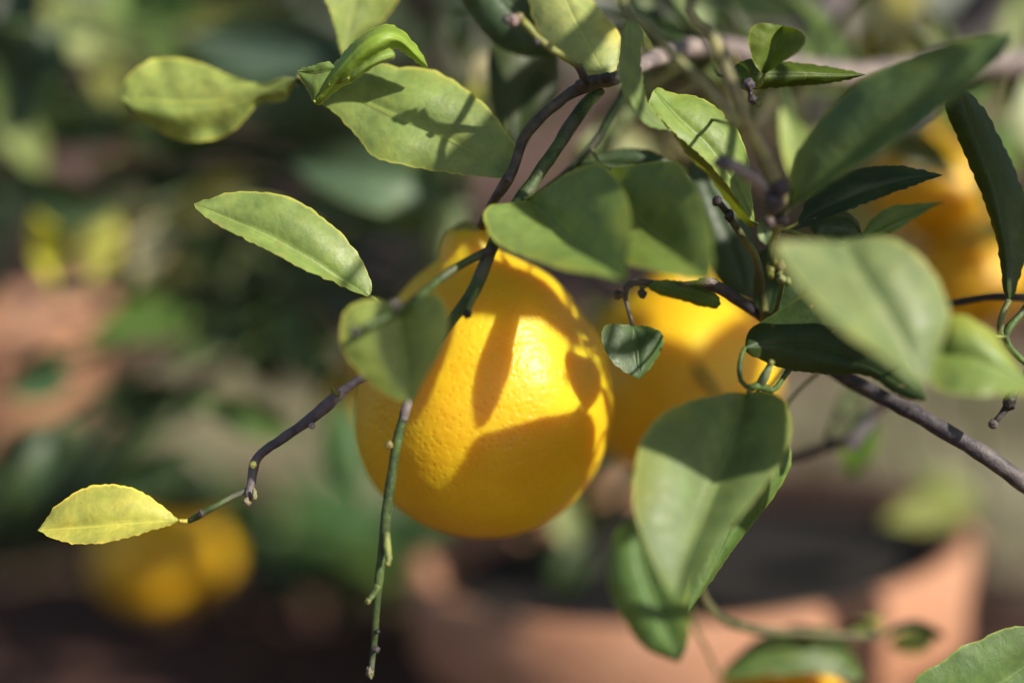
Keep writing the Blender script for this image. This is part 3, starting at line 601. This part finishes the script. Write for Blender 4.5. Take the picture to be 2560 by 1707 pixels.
# ------------------------------------------------------------------ terracotta pots
def pot(center, rad, height, label, tilt=0.0, lean=0.0):
    root = empty('terracotta_pot', center, label, 'plant pot')
    def lathe(name, prof, mat, seg=96):
        vs_, fs = [], []
        for r, z in prof:
            for k in range(seg):
                a = 2 * math.pi * k / seg
                rr = r * (1 + 0.004 * noise.noise(Vector((math.cos(a) * 2, math.sin(a) * 2, z * 40))))
                vs_.append((rr * math.cos(a), rr * math.sin(a), z))
        for i in range(len(prof) - 1):
            for k in range(seg): fs.append((i*seg+k, i*seg+(k+1) % seg, (i+1)*seg+(k+1) % seg, (i+1)*seg+k))
        me = bpy.data.meshes.new(name); me.from_pydata(vs_, [], fs)
        me.polygons.foreach_set('use_smooth', [True] * len(me.polygons)); me.materials.append(mat)
        return link(bpy.data.objects.new(name, me), root)
    h, r = height, rad; rb = rad * 0.66; band = 0.042; t = 0.011
    rw = lambda z: rb + (r - 0.007 - rb) * z / h
    lathe('wall', [(0.012, 0.0), (rb - 0.004, 0.0), (rb, 0.004), (rw(h * 0.5), h * 0.5), (rw(h - band), h - band + 0.002)], M_CLAY)
    lathe('rim', [(rw(h - band) - 0.003, h - band), (r - 0.002, h - band), (r, h - band + 0.004), (r + 0.001, h - 0.004), (r - 0.003, h), (r - t + 0.003, h), (r - t, h - 0.004), (rw(h * 0.55) - t, h * 0.55), (rw(h * 0.3) - t, h * 0.3)], M_CLAY)
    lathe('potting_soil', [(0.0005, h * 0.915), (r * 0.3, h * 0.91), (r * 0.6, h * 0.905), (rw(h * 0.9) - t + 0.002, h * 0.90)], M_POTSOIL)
    root.rotation_euler = (lean, tilt, 0)
    return root
c1 = P(1725, 1335, -330)
pot(Vector((c1.x + 0.014, c1.y - 0.010, -0.012)), 0.136, c1.z + 0.012, 'wide terracotta pot with a dark open mouth below the drooping leaves', R(-6), R(-5))
c2 = P(-88, 690, -930)
pot(Vector((c2.x, c2.y, -0.006)), 0.142, max(0.14, c2.z + 0.006), 'tall terracotta pot partly covered by leaves of the blurred lemon tree')

# ------------------------------------------------------------------ background foliage
def template(seed, wr=0.42, curl=0.12, fold=0.10):
    rnd = random.Random(seed); n, K = 16, 3
    vs_, uvs = [], []
    for i in range(n + 1):
        t = i / n
        w = wr * 0.5 * (math.sin(math.pi * t ** 0.85) ** 0.8 if 0 < t < 1 else 0.01)
        for j in range(-K, K + 1):
            u = j / K
            z = -curl * (t - 0.35) ** 2 * 2 + fold * abs(u) * w * 2 + 0.03 * noise.noise(Vector((t * 3, u * 1.2, seed))) * abs(u)
            vs_.append((t, u * w * (1 + 0.05 * noise.noise(Vector((t * 20, seed, u)))), z)); uvs.append((0.5 + 0.5 * u, t))
    W = 2 * K + 1
    fs = [(i*W+j, (i+1)*W+j, (i+1)*W+j+1, i*W+j+1) for i in range(n) for j in range(W - 1)]
    # short stalk
    b0 = len(vs_)
    for q, x in enumerate((-0.14, -0.07, 0.03)):
        for s in range(6):
            a = 2 * math.pi * s / 6; vs_.append((x, 0.016 * math.cos(a), 0.016 * math.sin(a) - 0.01 - (0.02 if q == 0 else 0))); uvs.append((0.5, 0.1))
    for q in range(2):
        for s in range(6): fs.append((b0+q*6+s, b0+q*6+(s+1) % 6, b0+(q+1)*6+(s+1) % 6, b0+(q+1)*6+s))
    me = bpy.data.meshes.new('leaf'); me.from_pydata(vs_, [], fs)
    lay = me.uv_layers.new(name='UVMap')
    for i, l in enumerate(me.loops): lay.data[i].uv = uvs[l.vertex_index]
    me.polygons.foreach_set('use_smooth', [True] * len(me.polygons)); me.materials.append(M_LEAF)
    return me
TPL = [template(s, wr, cu, fo) for s, wr, cu, fo in ((1, 0.42, 0.15, 0.2), (2, 0.5, 0.3, 0.1), (3, 0.36, -0.1, 0.3), (4, 0.55, 0.1, -0.15), (5, 0.45, 0.4, 0.25))]
def place_leaf(base, direc, normal, length, tint, parent, k=0):
    d = direc.normalized(); nn = (normal - d * normal.dot(d)).normalized(); s = nn.cross(d)
    m = Matrix((d, s, nn)).transposed().to_4x4(); m.translation = base
    o = bpy.data.objects.new('leaf', TPL[k % 5]); o.color = (*tint, 1)
    link(o, parent)
    o.matrix_basis = Matrix.Translation(-parent.location) @ m @ Matrix.Diagonal((length, length, length, 1))
    return o

# stems of the blurred tree behind
B = back
tube('trunk', [(back.location - Vector((0, 0, 0.03)), 0.014), (P(290, 900, -700), 0.011), (P(300, 500, -640), 0.009), (P(318, 120, -560), 0.008), (P(330, -300, -520), 0.007)], (0.16, 0.075, 0.055), B, px=False, seg=12, step=0.01)
for pts in ([(300, 500, -640, 26), (420, 420, -560, 20), (600, 330, -470, 16), (820, 250, -430, 12), (1000, 180, -420, 9)],
            [(295, 700, -665, 26), (420, 700, -600, 20), (560, 780, -520, 15), (700, 850, -430, 12), (880, 850, -300, 10)],
            [(318, 120, -560, 22), (200, 60, -480, 16), (100, 80, -430, 12), (0, 200, -400, 10)],
            [(318, 120, -560, 22), (450, 60, -480, 16), (620, 20, -430, 12), (800, -60, -400, 10)],
            [(292, 850, -690, 26), (220, 780, -600, 18), (120, 760, -520, 14), (20, 900, -480, 11), (-60, 1080, -470, 9)],
            [(293, 760, -675, 22), (200, 560, -560, 16), (100, 420, -480, 12), (-40, 330, -440, 9)],
            [(420, 420, -560, 18), (700, 480, -420, 14), (900, 470, -330, 11), (1150, 492, -250, 9)],
            [(420, 700, -600, 18), (430, 900, -540, 14), (400, 1000, -500, 11), (330, 1080, -480, 9)]):
    tube('branch', pts, (0.13, 0.10, 0.085), B, seg=8, step=0.008)
# blurred limb at the upper right, part of the sharp tree, and sticks low down, sunlight put into the pale one's tint
tube('branch', [(2960, -320, -150, 70), (2640, -200, -250, 62), (2460, 10, -255, 55), (2330, 160, -255, 46), (2270, 300, -245, 30), (2310, 330, -238, 16)], (0.085, 0.075, 0.085), seg=12, step=0.006)
tube('branch', [(2960, -320, -130, 60), (2500, -420, -240, 60), (2130, -200, -300, 52), (2075, 20, -300, 48), (2070, 180, -300, 38), (2040, 300, -290, 26), (1980, 420, -270, 14)], (0.30, 0.25, 0.26), seg=12, step=0.006)
tube('twig', [(2290, 980, -30, 9), (2205, 1015, -55, 16), (2130, 1110, -58, 20), (2122, 1122, -58, 19)], (0.62, 0.55, 0.50), seg=10)
tube('twig', [(2125, 1100, -60, 13), (2060, 1118, -64, 13), (1985, 1140, -68, 12), (1900, 1150, -74, 8)], (0.05, 0.04, 0.045), seg=10)
tube('twig', [(1740, 1400, -30, 12), (1760, 1500, -40, 14), (1830, 1560, -50, 12), (1960, 1580, -62, 10), (2200, 1590, -70, 9)], (0.12, 0.115, 0.05), seg=10)

# x, y, depth, length px, width factor, angle deg (image, 0 = right, 90 = up), facing tilt, tint, owner
BLUR = [
 (2330, 60, -120, 230, -75, -0.2, (0.09, 0.10, 0.03), tree), (2450, 120, -110, 220, -110, -0.3, MG, tree), (2250, 110, -130, 200, -60, 0.1, (0.15, 0.14, 0.03), tree), (2520, 300, -120, 220, -100, -0.3, MG, tree), (1960, 40, -110, 230, 170, 0.2, (0.13, 0.18, 0.07), tree), (2210, 330, -140, 220, -30, -0.4, (0.08, 0.09, 0.03), tree), (2120, 260, -130, 200, 20, -0.2, (0.11, 0.13, 0.05), tree),
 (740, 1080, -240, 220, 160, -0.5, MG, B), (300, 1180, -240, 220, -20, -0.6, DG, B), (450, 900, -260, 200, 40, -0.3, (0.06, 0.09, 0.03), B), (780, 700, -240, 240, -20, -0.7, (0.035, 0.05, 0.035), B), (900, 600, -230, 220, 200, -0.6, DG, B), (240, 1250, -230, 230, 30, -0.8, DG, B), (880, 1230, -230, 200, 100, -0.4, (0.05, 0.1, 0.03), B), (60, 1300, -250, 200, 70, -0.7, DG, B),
 (150, 60, -260, 260, 250, -0.9, DG, B), (20, 90, -260, 250, -60, -0.9, DG, B), (110, 240, -250, 230, 120, -0.9, DG, B), (560, 330, -300, 200, 190, -0.9, DG, B), (300, 520, -280, 250, 170, -0.9, DG, B), (420, 560, -290, 220, 30, -0.9, (0.05, 0.05, 0.015), B), (560, 690, -300, 220, 110, -0.9, DG, B),  # dark-tinted leaves at the upper left stand in for shade
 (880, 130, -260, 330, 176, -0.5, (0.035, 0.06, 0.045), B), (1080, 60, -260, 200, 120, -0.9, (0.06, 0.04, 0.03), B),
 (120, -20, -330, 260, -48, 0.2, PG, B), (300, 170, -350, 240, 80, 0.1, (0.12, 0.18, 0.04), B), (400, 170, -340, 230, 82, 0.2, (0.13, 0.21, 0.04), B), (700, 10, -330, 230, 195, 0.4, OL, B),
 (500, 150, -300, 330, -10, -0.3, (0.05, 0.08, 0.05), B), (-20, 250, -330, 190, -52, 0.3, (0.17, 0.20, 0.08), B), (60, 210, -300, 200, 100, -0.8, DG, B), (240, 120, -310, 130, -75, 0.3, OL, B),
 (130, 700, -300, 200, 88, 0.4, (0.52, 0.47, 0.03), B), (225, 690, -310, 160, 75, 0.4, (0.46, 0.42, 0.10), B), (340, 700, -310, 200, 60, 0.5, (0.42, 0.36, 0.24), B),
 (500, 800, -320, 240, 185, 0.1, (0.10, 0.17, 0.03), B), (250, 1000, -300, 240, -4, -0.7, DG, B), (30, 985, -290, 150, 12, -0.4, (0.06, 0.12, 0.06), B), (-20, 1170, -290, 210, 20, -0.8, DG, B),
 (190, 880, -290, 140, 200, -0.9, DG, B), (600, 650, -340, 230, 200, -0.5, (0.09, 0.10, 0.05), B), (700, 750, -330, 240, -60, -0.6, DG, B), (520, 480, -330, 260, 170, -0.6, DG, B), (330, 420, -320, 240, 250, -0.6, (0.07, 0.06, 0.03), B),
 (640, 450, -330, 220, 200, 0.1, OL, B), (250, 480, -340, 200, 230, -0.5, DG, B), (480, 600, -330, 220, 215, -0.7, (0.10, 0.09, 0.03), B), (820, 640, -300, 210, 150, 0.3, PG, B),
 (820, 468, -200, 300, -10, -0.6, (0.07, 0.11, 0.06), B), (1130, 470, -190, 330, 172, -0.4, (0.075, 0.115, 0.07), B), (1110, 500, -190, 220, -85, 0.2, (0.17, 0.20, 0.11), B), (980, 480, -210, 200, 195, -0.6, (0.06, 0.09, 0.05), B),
 (1480, 760, -150, 240, -70, 0.0, (0.10, 0.14, 0.06), tree), (1230, 120, -110, 120, -105, 0.5, (0.42, 0.36, 0.26), tree), (1140, 30, -120, 120, -80, -0.6, DG, tree), (1210, 200, -110, 90, -120, 0.3, (0.25, 0.24, 0.04), tree),
 (1700, -40, -110, 260, -60, 0.3, (0.16, 0.20, 0.09), tree), (1860, -20, -150, 240, -30, 0.3, (0.16, 0.22, 0.08), tree), (1590, -10, -70, 200, -60, 0.3, (0.15, 0.18, 0.09), tree), (1560, 130, -60, 180, -80, 0.4, (0.17, 0.21, 0.12), tree),
 (2260, -60, -300, 190, -85, 0.6, (0.36, 0.31, 0.08), tree), (2200, 40, -300, 200, -100, -0.2, (0.14, 0.13, 0.02), tree), (2550, -80, -180, 260, -95, 0.4, (0.25, 0.27, 0.15), tree), (2570, 180, -200, 220, -80, 0.4, (0.27, 0.29, 0.17), tree),
 (2480, 220, -300, 220, -60, -0.4, (0.11, 0.11, 0.03), tree), (2010, 480, -60, 220, 105, 0.3, (0.20, 0.24, 0.08), tree), (1950, 300, -110, 170, -40, -0.2, (0.13, 0.15, 0.05), tree), (1990, 250, -230, 190, 200, 0.2, (0.26, 0.22, 0.17), tree),
 (1500, 320, -120, 240, -30, 0.3, (0.20, 0.19, 0.10), tree), (1440, 470, -110, 200, 60, 0.1, (0.15, 0.18, 0.07), tree), (1620, 380, -160, 230, 20, 0.2, (0.24, 0.20, 0.13), tree),
 (2160, 1010, -120, 190, -95, -0.5, (0.07, 0.13, 0.02), tree), (2440, 1260, -260, 260, 190, 0.1, (0.17, 0.18, 0.05), tree), (2300, 1200, -300, 150, -20, -0.2, (0.16, 0.2, 0.04), tree),
 (2560, 620, -190, 180, 160, 0.3, (0.23, 0.21, 0.06), tree), (1430, 1370, -230, 170, 105, 0.2, (0.17, 0.19, 0.08), tree), (1390, 1480, -240, 170, 60, -0.4, DG, tree),
 (2110, 1590, -110, 110, 20, 0.1, (0.20, 0.24, 0.05), tree), (2340, 1590, -90, 120, 190, 0.1, (0.2, 0.22, 0.06), tree),
]
for k, (x, y, d, L, ang, tl, tint, par) in enumerate(BLUR):
    if par is back: d *= 0.72; L *= 1.2
    tint = tuple(min(0.6, c * 1.15) for c in tint)
    rnd = random.Random(k + 5); a = R(ang)
    dirv = RIGHT * math.cos(a) + UP * math.sin(a) - FWD * (rnd.uniform(-0.25, 0.3))
    nor = -FWD + UP * (0.35 + tl) + RIGHT * (0.3 * tl + rnd.uniform(-0.15, 0.25))
    base = P(x, y, d)
    place_leaf(base, dirv, nor, L * MM(d), tint, par, k)
    st = base - dirv.normalized() * L * MM(d) * 0.12
    near, r = min(BR_PTS[par], key=lambda q: (q[0] - st).length)
    if (near - st).length > 0.004:
        midp = (near + st) / 2 + Vector((0, 0, 0.12)) * (near - st).length
        tube('twig', [(near, min(r * 0.6, 0.0022)), (midp, 0.0016), (st, 0.0012)], BG, par, px=False, seg=6, step=0.008, reg=False)
for root, par in hang:
    top = Vector(root['stem_top']); near, r = min(BR_PTS[par], key=lambda q: (q[0] - top).length if q[0].z > top.z - 0.01 else 9)
    tube('twig', [(near, 0.0022), ((near + top) / 2 + Vector((0, 0, 0.1)) * (near - top).length, 0.002), (top + Vector((0, 0, 0.004)), 0.0018), (top - Vector((0, 0, 0.001)), 0.0019)], BG, par, px=False, seg=8, step=0.006, reg=False)
    del root['stem_top']
for o in scene.objects:
    if 'stem_top' in o: del o['stem_top']

def soil_point(x, y):
    d = (P(x, y, 0) - CAM).normalized(); return CAM + d * (-CAM.z / d.z)
# leafy crown above and beside the picture, and thick foliage far behind: it shades the soil
LIT = [(P(x, y, d), r) for x, y, d, r in ((1500, 1600, -220, 0.07), (1800, 1600, -220, 0.07), (2150, 1500, -220, 0.07), (120, 700, -560, 0.09), (60, 900, -560, 0.08), (60, 1060, -560, 0.07), (130, 600, -240, 0.08), (230, 610, -240, 0.08), (370, 640, -240, 0.08),
        (180, 50, -240, 0.06), (400, 90, -240, 0.05), (600, 40, -240, 0.05), (50, 330, -240, 0.05), (430, 800, -240, 0.05))] + [(soil_point(x, y), r) for x, y, r in ((330, 1000, 0.10), (520, 900, 0.10), (620, 1150, 0.09), (420, 1220, 0.09), (750, 1000, 0.08), )]
def gap(q, k=1.0):
    for c, r in LIT:
        r = r * k
        v = q - c; t = v.dot(SUNW)
        if t > 0 and (v - SUNW * t).length < r: return True
    return False
def shade_leaf(x, y, d, t, L, ang, tint=GR, k=0, turn=0.0):
    """an unseen leaf added to the tree towards the sun so that its shadow falls on the given point"""
    c = P(x, y, d) + SUNW * t; a = R(ang)
    u = SUNW.cross(UP).normalized(); v = u.cross(SUNW).normalized()
    dv = u * -math.cos(a) + v * math.sin(a) + SUNW * turn
    base = c - dv.normalized() * L * 0.5
    place_leaf(base, dv, SUNW, L, tint, tree, k)
    st = base - dv.normalized() * L * 0.12
    near, r = min(BR_PTS[tree], key=lambda q: (q[0] - st).length if (q[0] - CAM).dot(RIGHT) > 0.2 or (q[0] - CAM).dot(UP) > 0.13 else 9)
    tube('twig', [(near, 0.0022), ((near + st) / 2 + Vector((0.02, 0, 0.03)), 0.0018), (st, 0.0013)], BG, tree, px=False, seg=6, step=0.008, reg=False)
shade_leaf(1250, 390, -6, 0.19, 0.045, 30, k=0)
shade_leaf(1525, 500, 16, 0.155, 0.033, -45, k=3); shade_leaf(1715, 500, 16, 0.155, 0.034, -60, k=0); shade_leaf(1078, 850, 33, 0.2, 0.034, -82, k=4); shade_leaf(2140, 470, 4, 0.17, 0.05, 25, k=0); shade_leaf(1590, 860, -4, 0.2, 0.014, 10, k=2)
for x, y, d, t, L, a in ((1600, 760, -100, 0.2, 0.04, 60), (400, 1380, -475, 0.5, 0.08, 20), (1620, 1010, -75, 0.20, 0.07, 60), (1790, 1080, -80, 0.21, 0.07, 100), (1560, 850, -70, 0.21, 0.05, 80), (1820, 930, -100, 0.2, 0.06, 40), (1700, 960, -90, 0.23, 0.07, 110),
                      (2280, 400, -190, 0.19, 0.07, 20), (2400, 480, -190, 0.2, 0.07, -30), (2390, 660, -190, 0.2, 0.07, 40), (2460, 780, -190, 0.21, 0.06, 10), (2250, 520, -190, 0.2, 0.06, 80)):
    shade_leaf(x, y, d, t, L, a, k=int(x) % 5)
def shades_front(q, bx=(0.24, 0.50, 0.20, 0.15), k=1.0):
    if gap(q, k): return True
    v = q - CAM; dep = v.dot(FWD); X = v.dot(RIGHT); Y = v.dot(UP)
    if dep > 0.03 and abs(X) < 0.40 * dep + 0.045 and abs(Y) < 0.28 * dep + 0.045: return True      # would stand in view
    for s in range(0, 160):
        w = v - SUNW * (s * 0.01); dp = w.dot(FWD)
        if bx[0] < dp < bx[1] and abs(w.dot(RIGHT)) < bx[2] and abs(w.dot(UP)) < bx[3]: return True
    return False
rnd = random.Random(11)
def bulk_leaf(buf, base, d, normal, L, wr=0.44):
    """one small folded leaf of a far crown, added to a shared mesh"""
    d = d.normalized(); nn = (normal - d * normal.dot(d)).normalized(); sd = nn.cross(d); vs_, fs, uv = buf; b = len(vs_)
    for t, w in ((-0.12, 0.02), (0.0, 0.05), (0.2, 0.34), (0.45, 0.5), (0.7, 0.4), (0.88, 0.2), (1.0, 0.01)):
        for u in (-1, 0, 1):
            vs_.append(base + d * (t * L) + sd * (u * w * wr * L) + nn * (L * (0.14 * abs(u) * w - 0.16 * t * t))); uv.append((0.5 + 0.5 * u, max(0, t)))
    for i in range(6):
        for j in range(2): fs.append((b+i*3+j, b+(i+1)*3+j, b+(i+1)*3+j+1, b+i*3+j+1))
def leafy(start, end, par, nleaf, size, tints, test=None, r0=0.004, sag=0.05, buf=None, strict=True):
    mid_ = (start + end) / 2 + Vector((rnd.uniform(-sag, sag), rnd.uniform(-sag, sag), sag))
    pts = crom([(*start, r0), (*mid_, r0 * 0.7), (*end, r0 * 0.35)], 24)
    if test and strict and any(test(Vector(q[:3])) for q in pts[::2]): return 0
    if not strict and any(gap(Vector(q[:3])) for q in pts): return 0
    c = 0; got = []
    for i in range(nleaf):
        q = pts[int(4 + 20 * (i + rnd.random()) / nleaf)]
        b = Vector(q[:3]); ax = (end - start).normalized()
        side = ax.cross(Vector((0, 0, 1))).normalized() * (1 if i % 2 else -1)
        dv = (side * rnd.uniform(0.6, 1) + ax * rnd.uniform(0.2, 1) + Vector((0, 0, rnd.uniform(-0.7, 0.5)))).normalized()
        L = size * rnd.uniform(0.7, 1.25)
        bb = b + dv * L * 0.13
        if test and (test(bb) or test(bb + dv * L)): continue
        nv = Vector((rnd.uniform(-.6, .8), rnd.uniform(-1.1, .1), 1))
        got.append((bb, dv, nv, L))
    if not strict and len(got) < 5: return 0
    tube('branch', [(start, r0), (mid_, r0 * 0.7), (end, r0 * 0.35)], BB, par, px=False, seg=6, step=0.012, reg=False)
    for bb, dv, nv, L in got:
        if buf is None: place_leaf(bb, dv, nv, L, rnd.choice(tints), par, rnd.randrange(5))
        else: bulk_leaf(buf, bb, dv, nv, L)
    return len(got)
def bulk_done(buf, par, tint):
    o = mesh_obj('foliage', buf[0], buf[1], M_LEAF, par, buf[2], color=tint); o['kind'] = 'stuff'; return o
tot = 0
buf = ([], [], [])
src = [q[0] for q in BR_PTS[tree][:42]]
for i in range(260):
    s = Vector(rnd.choice(src))
    e = s + Vector((rnd.uniform(-0.34, 0.34), rnd.uniform(-0.15, 0.55), rnd.uniform(-0.05, 0.40)))
    tot += leafy(s, e, tree, 12, 0.066, [GR, MG, DG, LG], shades_front, buf=buf)
    if tot > 620: break
# unseen sprays added to the crown, left above the picture, to shade the tree behind
spots = []
for i in range(1500):
    q = P(rnd.uniform(-150, 1150), rnd.uniform(-150, 720), rnd.uniform(-420, -170)) + SUNW * rnd.uniform(0.24, 0.42)
    if any(shades_front(q + v, (0.29, 0.41, 0.145, 0.10), 0.45) for v in (Vector(), Vector((0.035, 0, 0)), Vector((-0.035, 0, 0)), Vector((0, 0, 0.03)), Vector((0, 0, -0.03)))): continue
    if all((q - w).length > 0.03 for w in spots): spots.append(q)
    if len(spots) >= 95: break
if spots:
    cen = sum(spots, Vector()) / len(spots); s0 = P(2200, -410, -25)
    ext = max((q - cen).length for q in spots)
    ways = [[s0, (s0 + cen) / 2 + Vector((0.04, 0, 0.10)), cen + Vector((0, 0, 0.03))]]
    for k in range(5):
        far = max(spots, key=lambda q: (q - cen).length * (1 + 0.6 * math.sin(k * 2.1 + q.x * 9 + q.z * 7)))
        ways.append([cen + Vector((0, 0, 0.03)), (cen + far) / 2 + Vector((0, 0, 0.05)), far + Vector((0, 0, 0.02))])
    path = []
    for w in ways:
        tube('branch', [(p, 0.0034 - 0.001 * j) for j, p in enumerate(w)], BB, tree, px=False, seg=6, step=0.012, reg=False)
        path += [Vector(p) for p in crom([tuple(p) for p in w], 16)]
    for q in spots:
        near = min(path, key=lambda p: (p - q).length); dv = (q - near) + Vector((rnd.uniform(-.02, .02), rnd.uniform(-.02, .02), -0.01))
        L = rnd.uniform(0.055, 0.08); st = q - dv.normalized() * L * 0.5
        if (st - near).length > 0.004: tube('twig', [(near, 0.0016), ((near + st) / 2 + Vector((0, 0, 0.006)), 0.0014), (st, 0.0011)], BG, tree, px=False, seg=5, step=0.015, reg=False)
        bulk_leaf(buf, st + dv.normalized() * L * 0.12, dv, SUNW + Vector((rnd.uniform(-.4, .4), rnd.uniform(-.4, .4), rnd.uniform(-.4, .4))), L)
tot = len(spots)
print('spray leaves', tot)
bulk_done(buf, tree, MG)
# crown of the tree behind, arching above the picture, and its leaves inside the picture
def above_view(q):
    if gap(q): return True
    v = q - CAM; dep = v.dot(FWD)
    if dep > 0.03 and v.dot(UP) < 0.255 * dep + 0.03 and abs(v.dot(RIGHT)) < 0.4 * dep + 0.03: return True
    return False
buf = ([], [], []); tot = 0
top = [P(330, -300, -520), P(340, -500, -560), P(500, -700, -700), P(1000, -800, -800), P(1700, -800, -800), P(2300, -700, -800)]
tube('branch', [(top[0], 0.007), (top[1], 0.007), (top[2], 0.0065), (top[3], 0.006), (top[4], 0.005), (top[5], 0.004)], BB, back, px=False, seg=8, step=0.02)
src = [Vector(q) for q in crom(top[1:], 30)]
for i in range(700):
    s = rnd.choice(src)
    e = s + Vector((rnd.uniform(-0.5, 0.5), rnd.uniform(-0.35, 0.9), rnd.uniform(-0.10, 0.35)))
    tot += leafy(s, e, back, 14, 0.075, [MG], above_view, buf=buf)
    if tot > 2300: break
print('back crown leaves', tot)
bulk_done(buf, back, MG)
rb = random.Random(77)
tw = [q[0] for q in BR_PTS[back]]
for k in range(110):
    x, y, d = rb.uniform(-120, 1230), rb.uniform(-160, 760), rb.uniform(-560, -260)
    if x > 880 and y > 420: continue
    if x < 330 and 560 < y: continue
    base = P(x, y, d)
    if gap(base): continue
    near = min(tw, key=lambda q: (q - base).length)
    L = rb.uniform(0.055, 0.085); a = rb.uniform(0, 6.28)
    dv = RIGHT * math.cos(a) + UP * (math.sin(a) - 0.3) - FWD * rb.uniform(-0.5, 0.5)
    nv = Vector((rb.uniform(-1, 0.6), rb.uniform(-1.0, 0.9), rb.uniform(0.1, 1)))
    place_leaf(base, dv, nv, L, rb.choice([DG, MG, DG, DG, (0.03, 0.045, 0.03), OL, DG, (0.07, 0.03, 0.02)]), back, k)
    st = base - dv.normalized() * L * 0.12
    tube('twig', [(near, 0.0018), ((near + st) / 2 + Vector((0, 0, 0.1)) * (near - st).length, 0.0015), (st, 0.0012)], BG, back, px=False, seg=5, step=0.015, reg=False)
# thick evergreen shrubs closing the view behind
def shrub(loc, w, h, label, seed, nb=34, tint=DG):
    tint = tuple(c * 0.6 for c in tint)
    global rnd
    rnd = random.Random(seed)
    root = empty('leafy_shrub', loc, label, 'shrub')
    BR_PTS[root] = []; buf = ([], [], [])
    tube('stem', [(loc - Vector((0, 0, 0.03)), 0.016), (loc + Vector((0.01, 0, h * 0.4)), 0.012), (loc + Vector((-0.01, 0.01, h * 0.8)), 0.006)], BB, root, px=False, seg=8, step=0.02)
    st = [q[0] for q in BR_PTS[root]]
    for i in range(nb):
        s = st[1 + i * (len(st) - 2) // nb]
        a = i * 2.4 + rnd.uniform(-0.4, 0.4)
        e = s + Vector((math.cos(a) * w * rnd.uniform(0.5, 1), math.sin(a) * w * 0.6, rnd.uniform(-0.05, 0.22)))
        leafy(s, e, root, 20, 0.085, [DG], None, 0.006, 0.04, buf=buf)
    bulk_done(buf, root, tint)
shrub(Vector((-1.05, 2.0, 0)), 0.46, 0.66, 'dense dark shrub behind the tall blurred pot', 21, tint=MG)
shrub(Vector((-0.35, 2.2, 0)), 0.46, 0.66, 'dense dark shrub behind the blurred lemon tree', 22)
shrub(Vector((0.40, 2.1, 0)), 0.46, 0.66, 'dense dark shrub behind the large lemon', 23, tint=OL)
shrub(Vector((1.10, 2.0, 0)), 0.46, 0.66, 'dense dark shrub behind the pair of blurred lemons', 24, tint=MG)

# low broad-leaved plants between the pots
def low_plant(loc, n, size, tints, label, seed, rise=0.5):
    r2 = random.Random(seed)
    root = empty('low_plant', loc, label, 'plant')
    BR_PTS[root] = []
    tube('stem', [(loc - Vector((0, 0, 0.02)), 0.004), (loc + Vector((0.004, 0, 0.03)), 0.003), (loc + Vector((0, 0.004, 0.06)), 0.002)], BG, root, px=False, seg=6, step=0.006)
    for i in range(n):
        a = i * 2.4 + r2.uniform(-0.3, 0.3); z = 0.012 + 0.045 * i / n
        dv = Vector((math.cos(a), math.sin(a), r2.uniform(0.05, rise)))
        b = loc + Vector((0, 0, z)) + dv.normalized() * size * 0.14
        place_leaf(b, dv, Vector((0.2 * math.cos(a), -0.2, 1)), size * r2.uniform(0.8, 1.15), r2.choice(tints), root, i)
low_plant(soil_point(760, 1500), 13, 0.085, [DG, (0.05, 0.11, 0.05), MG], 'dark low leafy plant on the soil between the low blurred lemon and the wide pot', 1)
low_plant(soil_point(1010, 1480), 12, 0.085, [DG, (0.06, 0.13, 0.05), MG], 'dark low leafy plant on the soil against the wide pot', 2)
low_plant(P(1330, 1420, -345), 12, 0.07, [DG, MG, (0.10, 0.12, 0.04)], 'dark seedling added over the sunlit wall inside the wide terracotta pot', 9, 0.9)  # seedling added to cover the sunlit inner wall of the pot
low_plant(soil_point(70, 1430), 15, 0.10, [DG, (0.03, 0.06, 0.03), DG], 'dark low leafy plant on the soil in front of the tall blurred pot', 5, 0.9)
low_plant(soil_point(250, 1330), 13, 0.085, [DG, (0.03, 0.06, 0.03)], 'dark low leafy plant on the soil between the tall blurred pot and the dry grass', 6, 0.7)
low_plant(soil_point(1130, 1640), 8, 0.055, [(0.19, 0.24, 0.05), (0.15, 0.2, 0.04)], 'small yellow-green seedling beside the wide pot', 3, 0.9)

# dry grass lying on the sunny soil between the pots
def dry_grass():
    r3 = random.Random(4); vs_, fs = [], []
    for i in range(5200):
        x, y = r3.uniform(-0.62, 0.75), r3.uniform(0.98, 1.6)
        if r3.random() > 0.45 + 0.9 * noise.noise(Vector((x * 5, y * 4, 2))): continue
        a = r3.uniform(0, 6.28); L = r3.uniform(0.03, 0.075); h = r3.uniform(0.004, 0.035); w = r3.uniform(0.0012, 0.0024)
        dx, dy = math.cos(a), math.sin(a); px, py = -dy * w, dx * w; b = len(vs_)
        vs_ += [(x-px, y-py, -0.008), (x+px, y+py, -0.008), (x+dx*L*.5+px, y+dy*L*.5+py, h), (x+dx*L*.5-px, y+dy*L*.5-py, h), (x+dx*L, y+dy*L, h * 0.55)]
        fs += [(b, b+1, b+2, b+3), (b+3, b+2, b+4)]
    return tag(mesh_obj('dry_grass', vs_, fs, M_STRAW, smooth=False), 'pale dry grass lying on the sunny soil', 'grass', kind='stuff')
dry_grass()
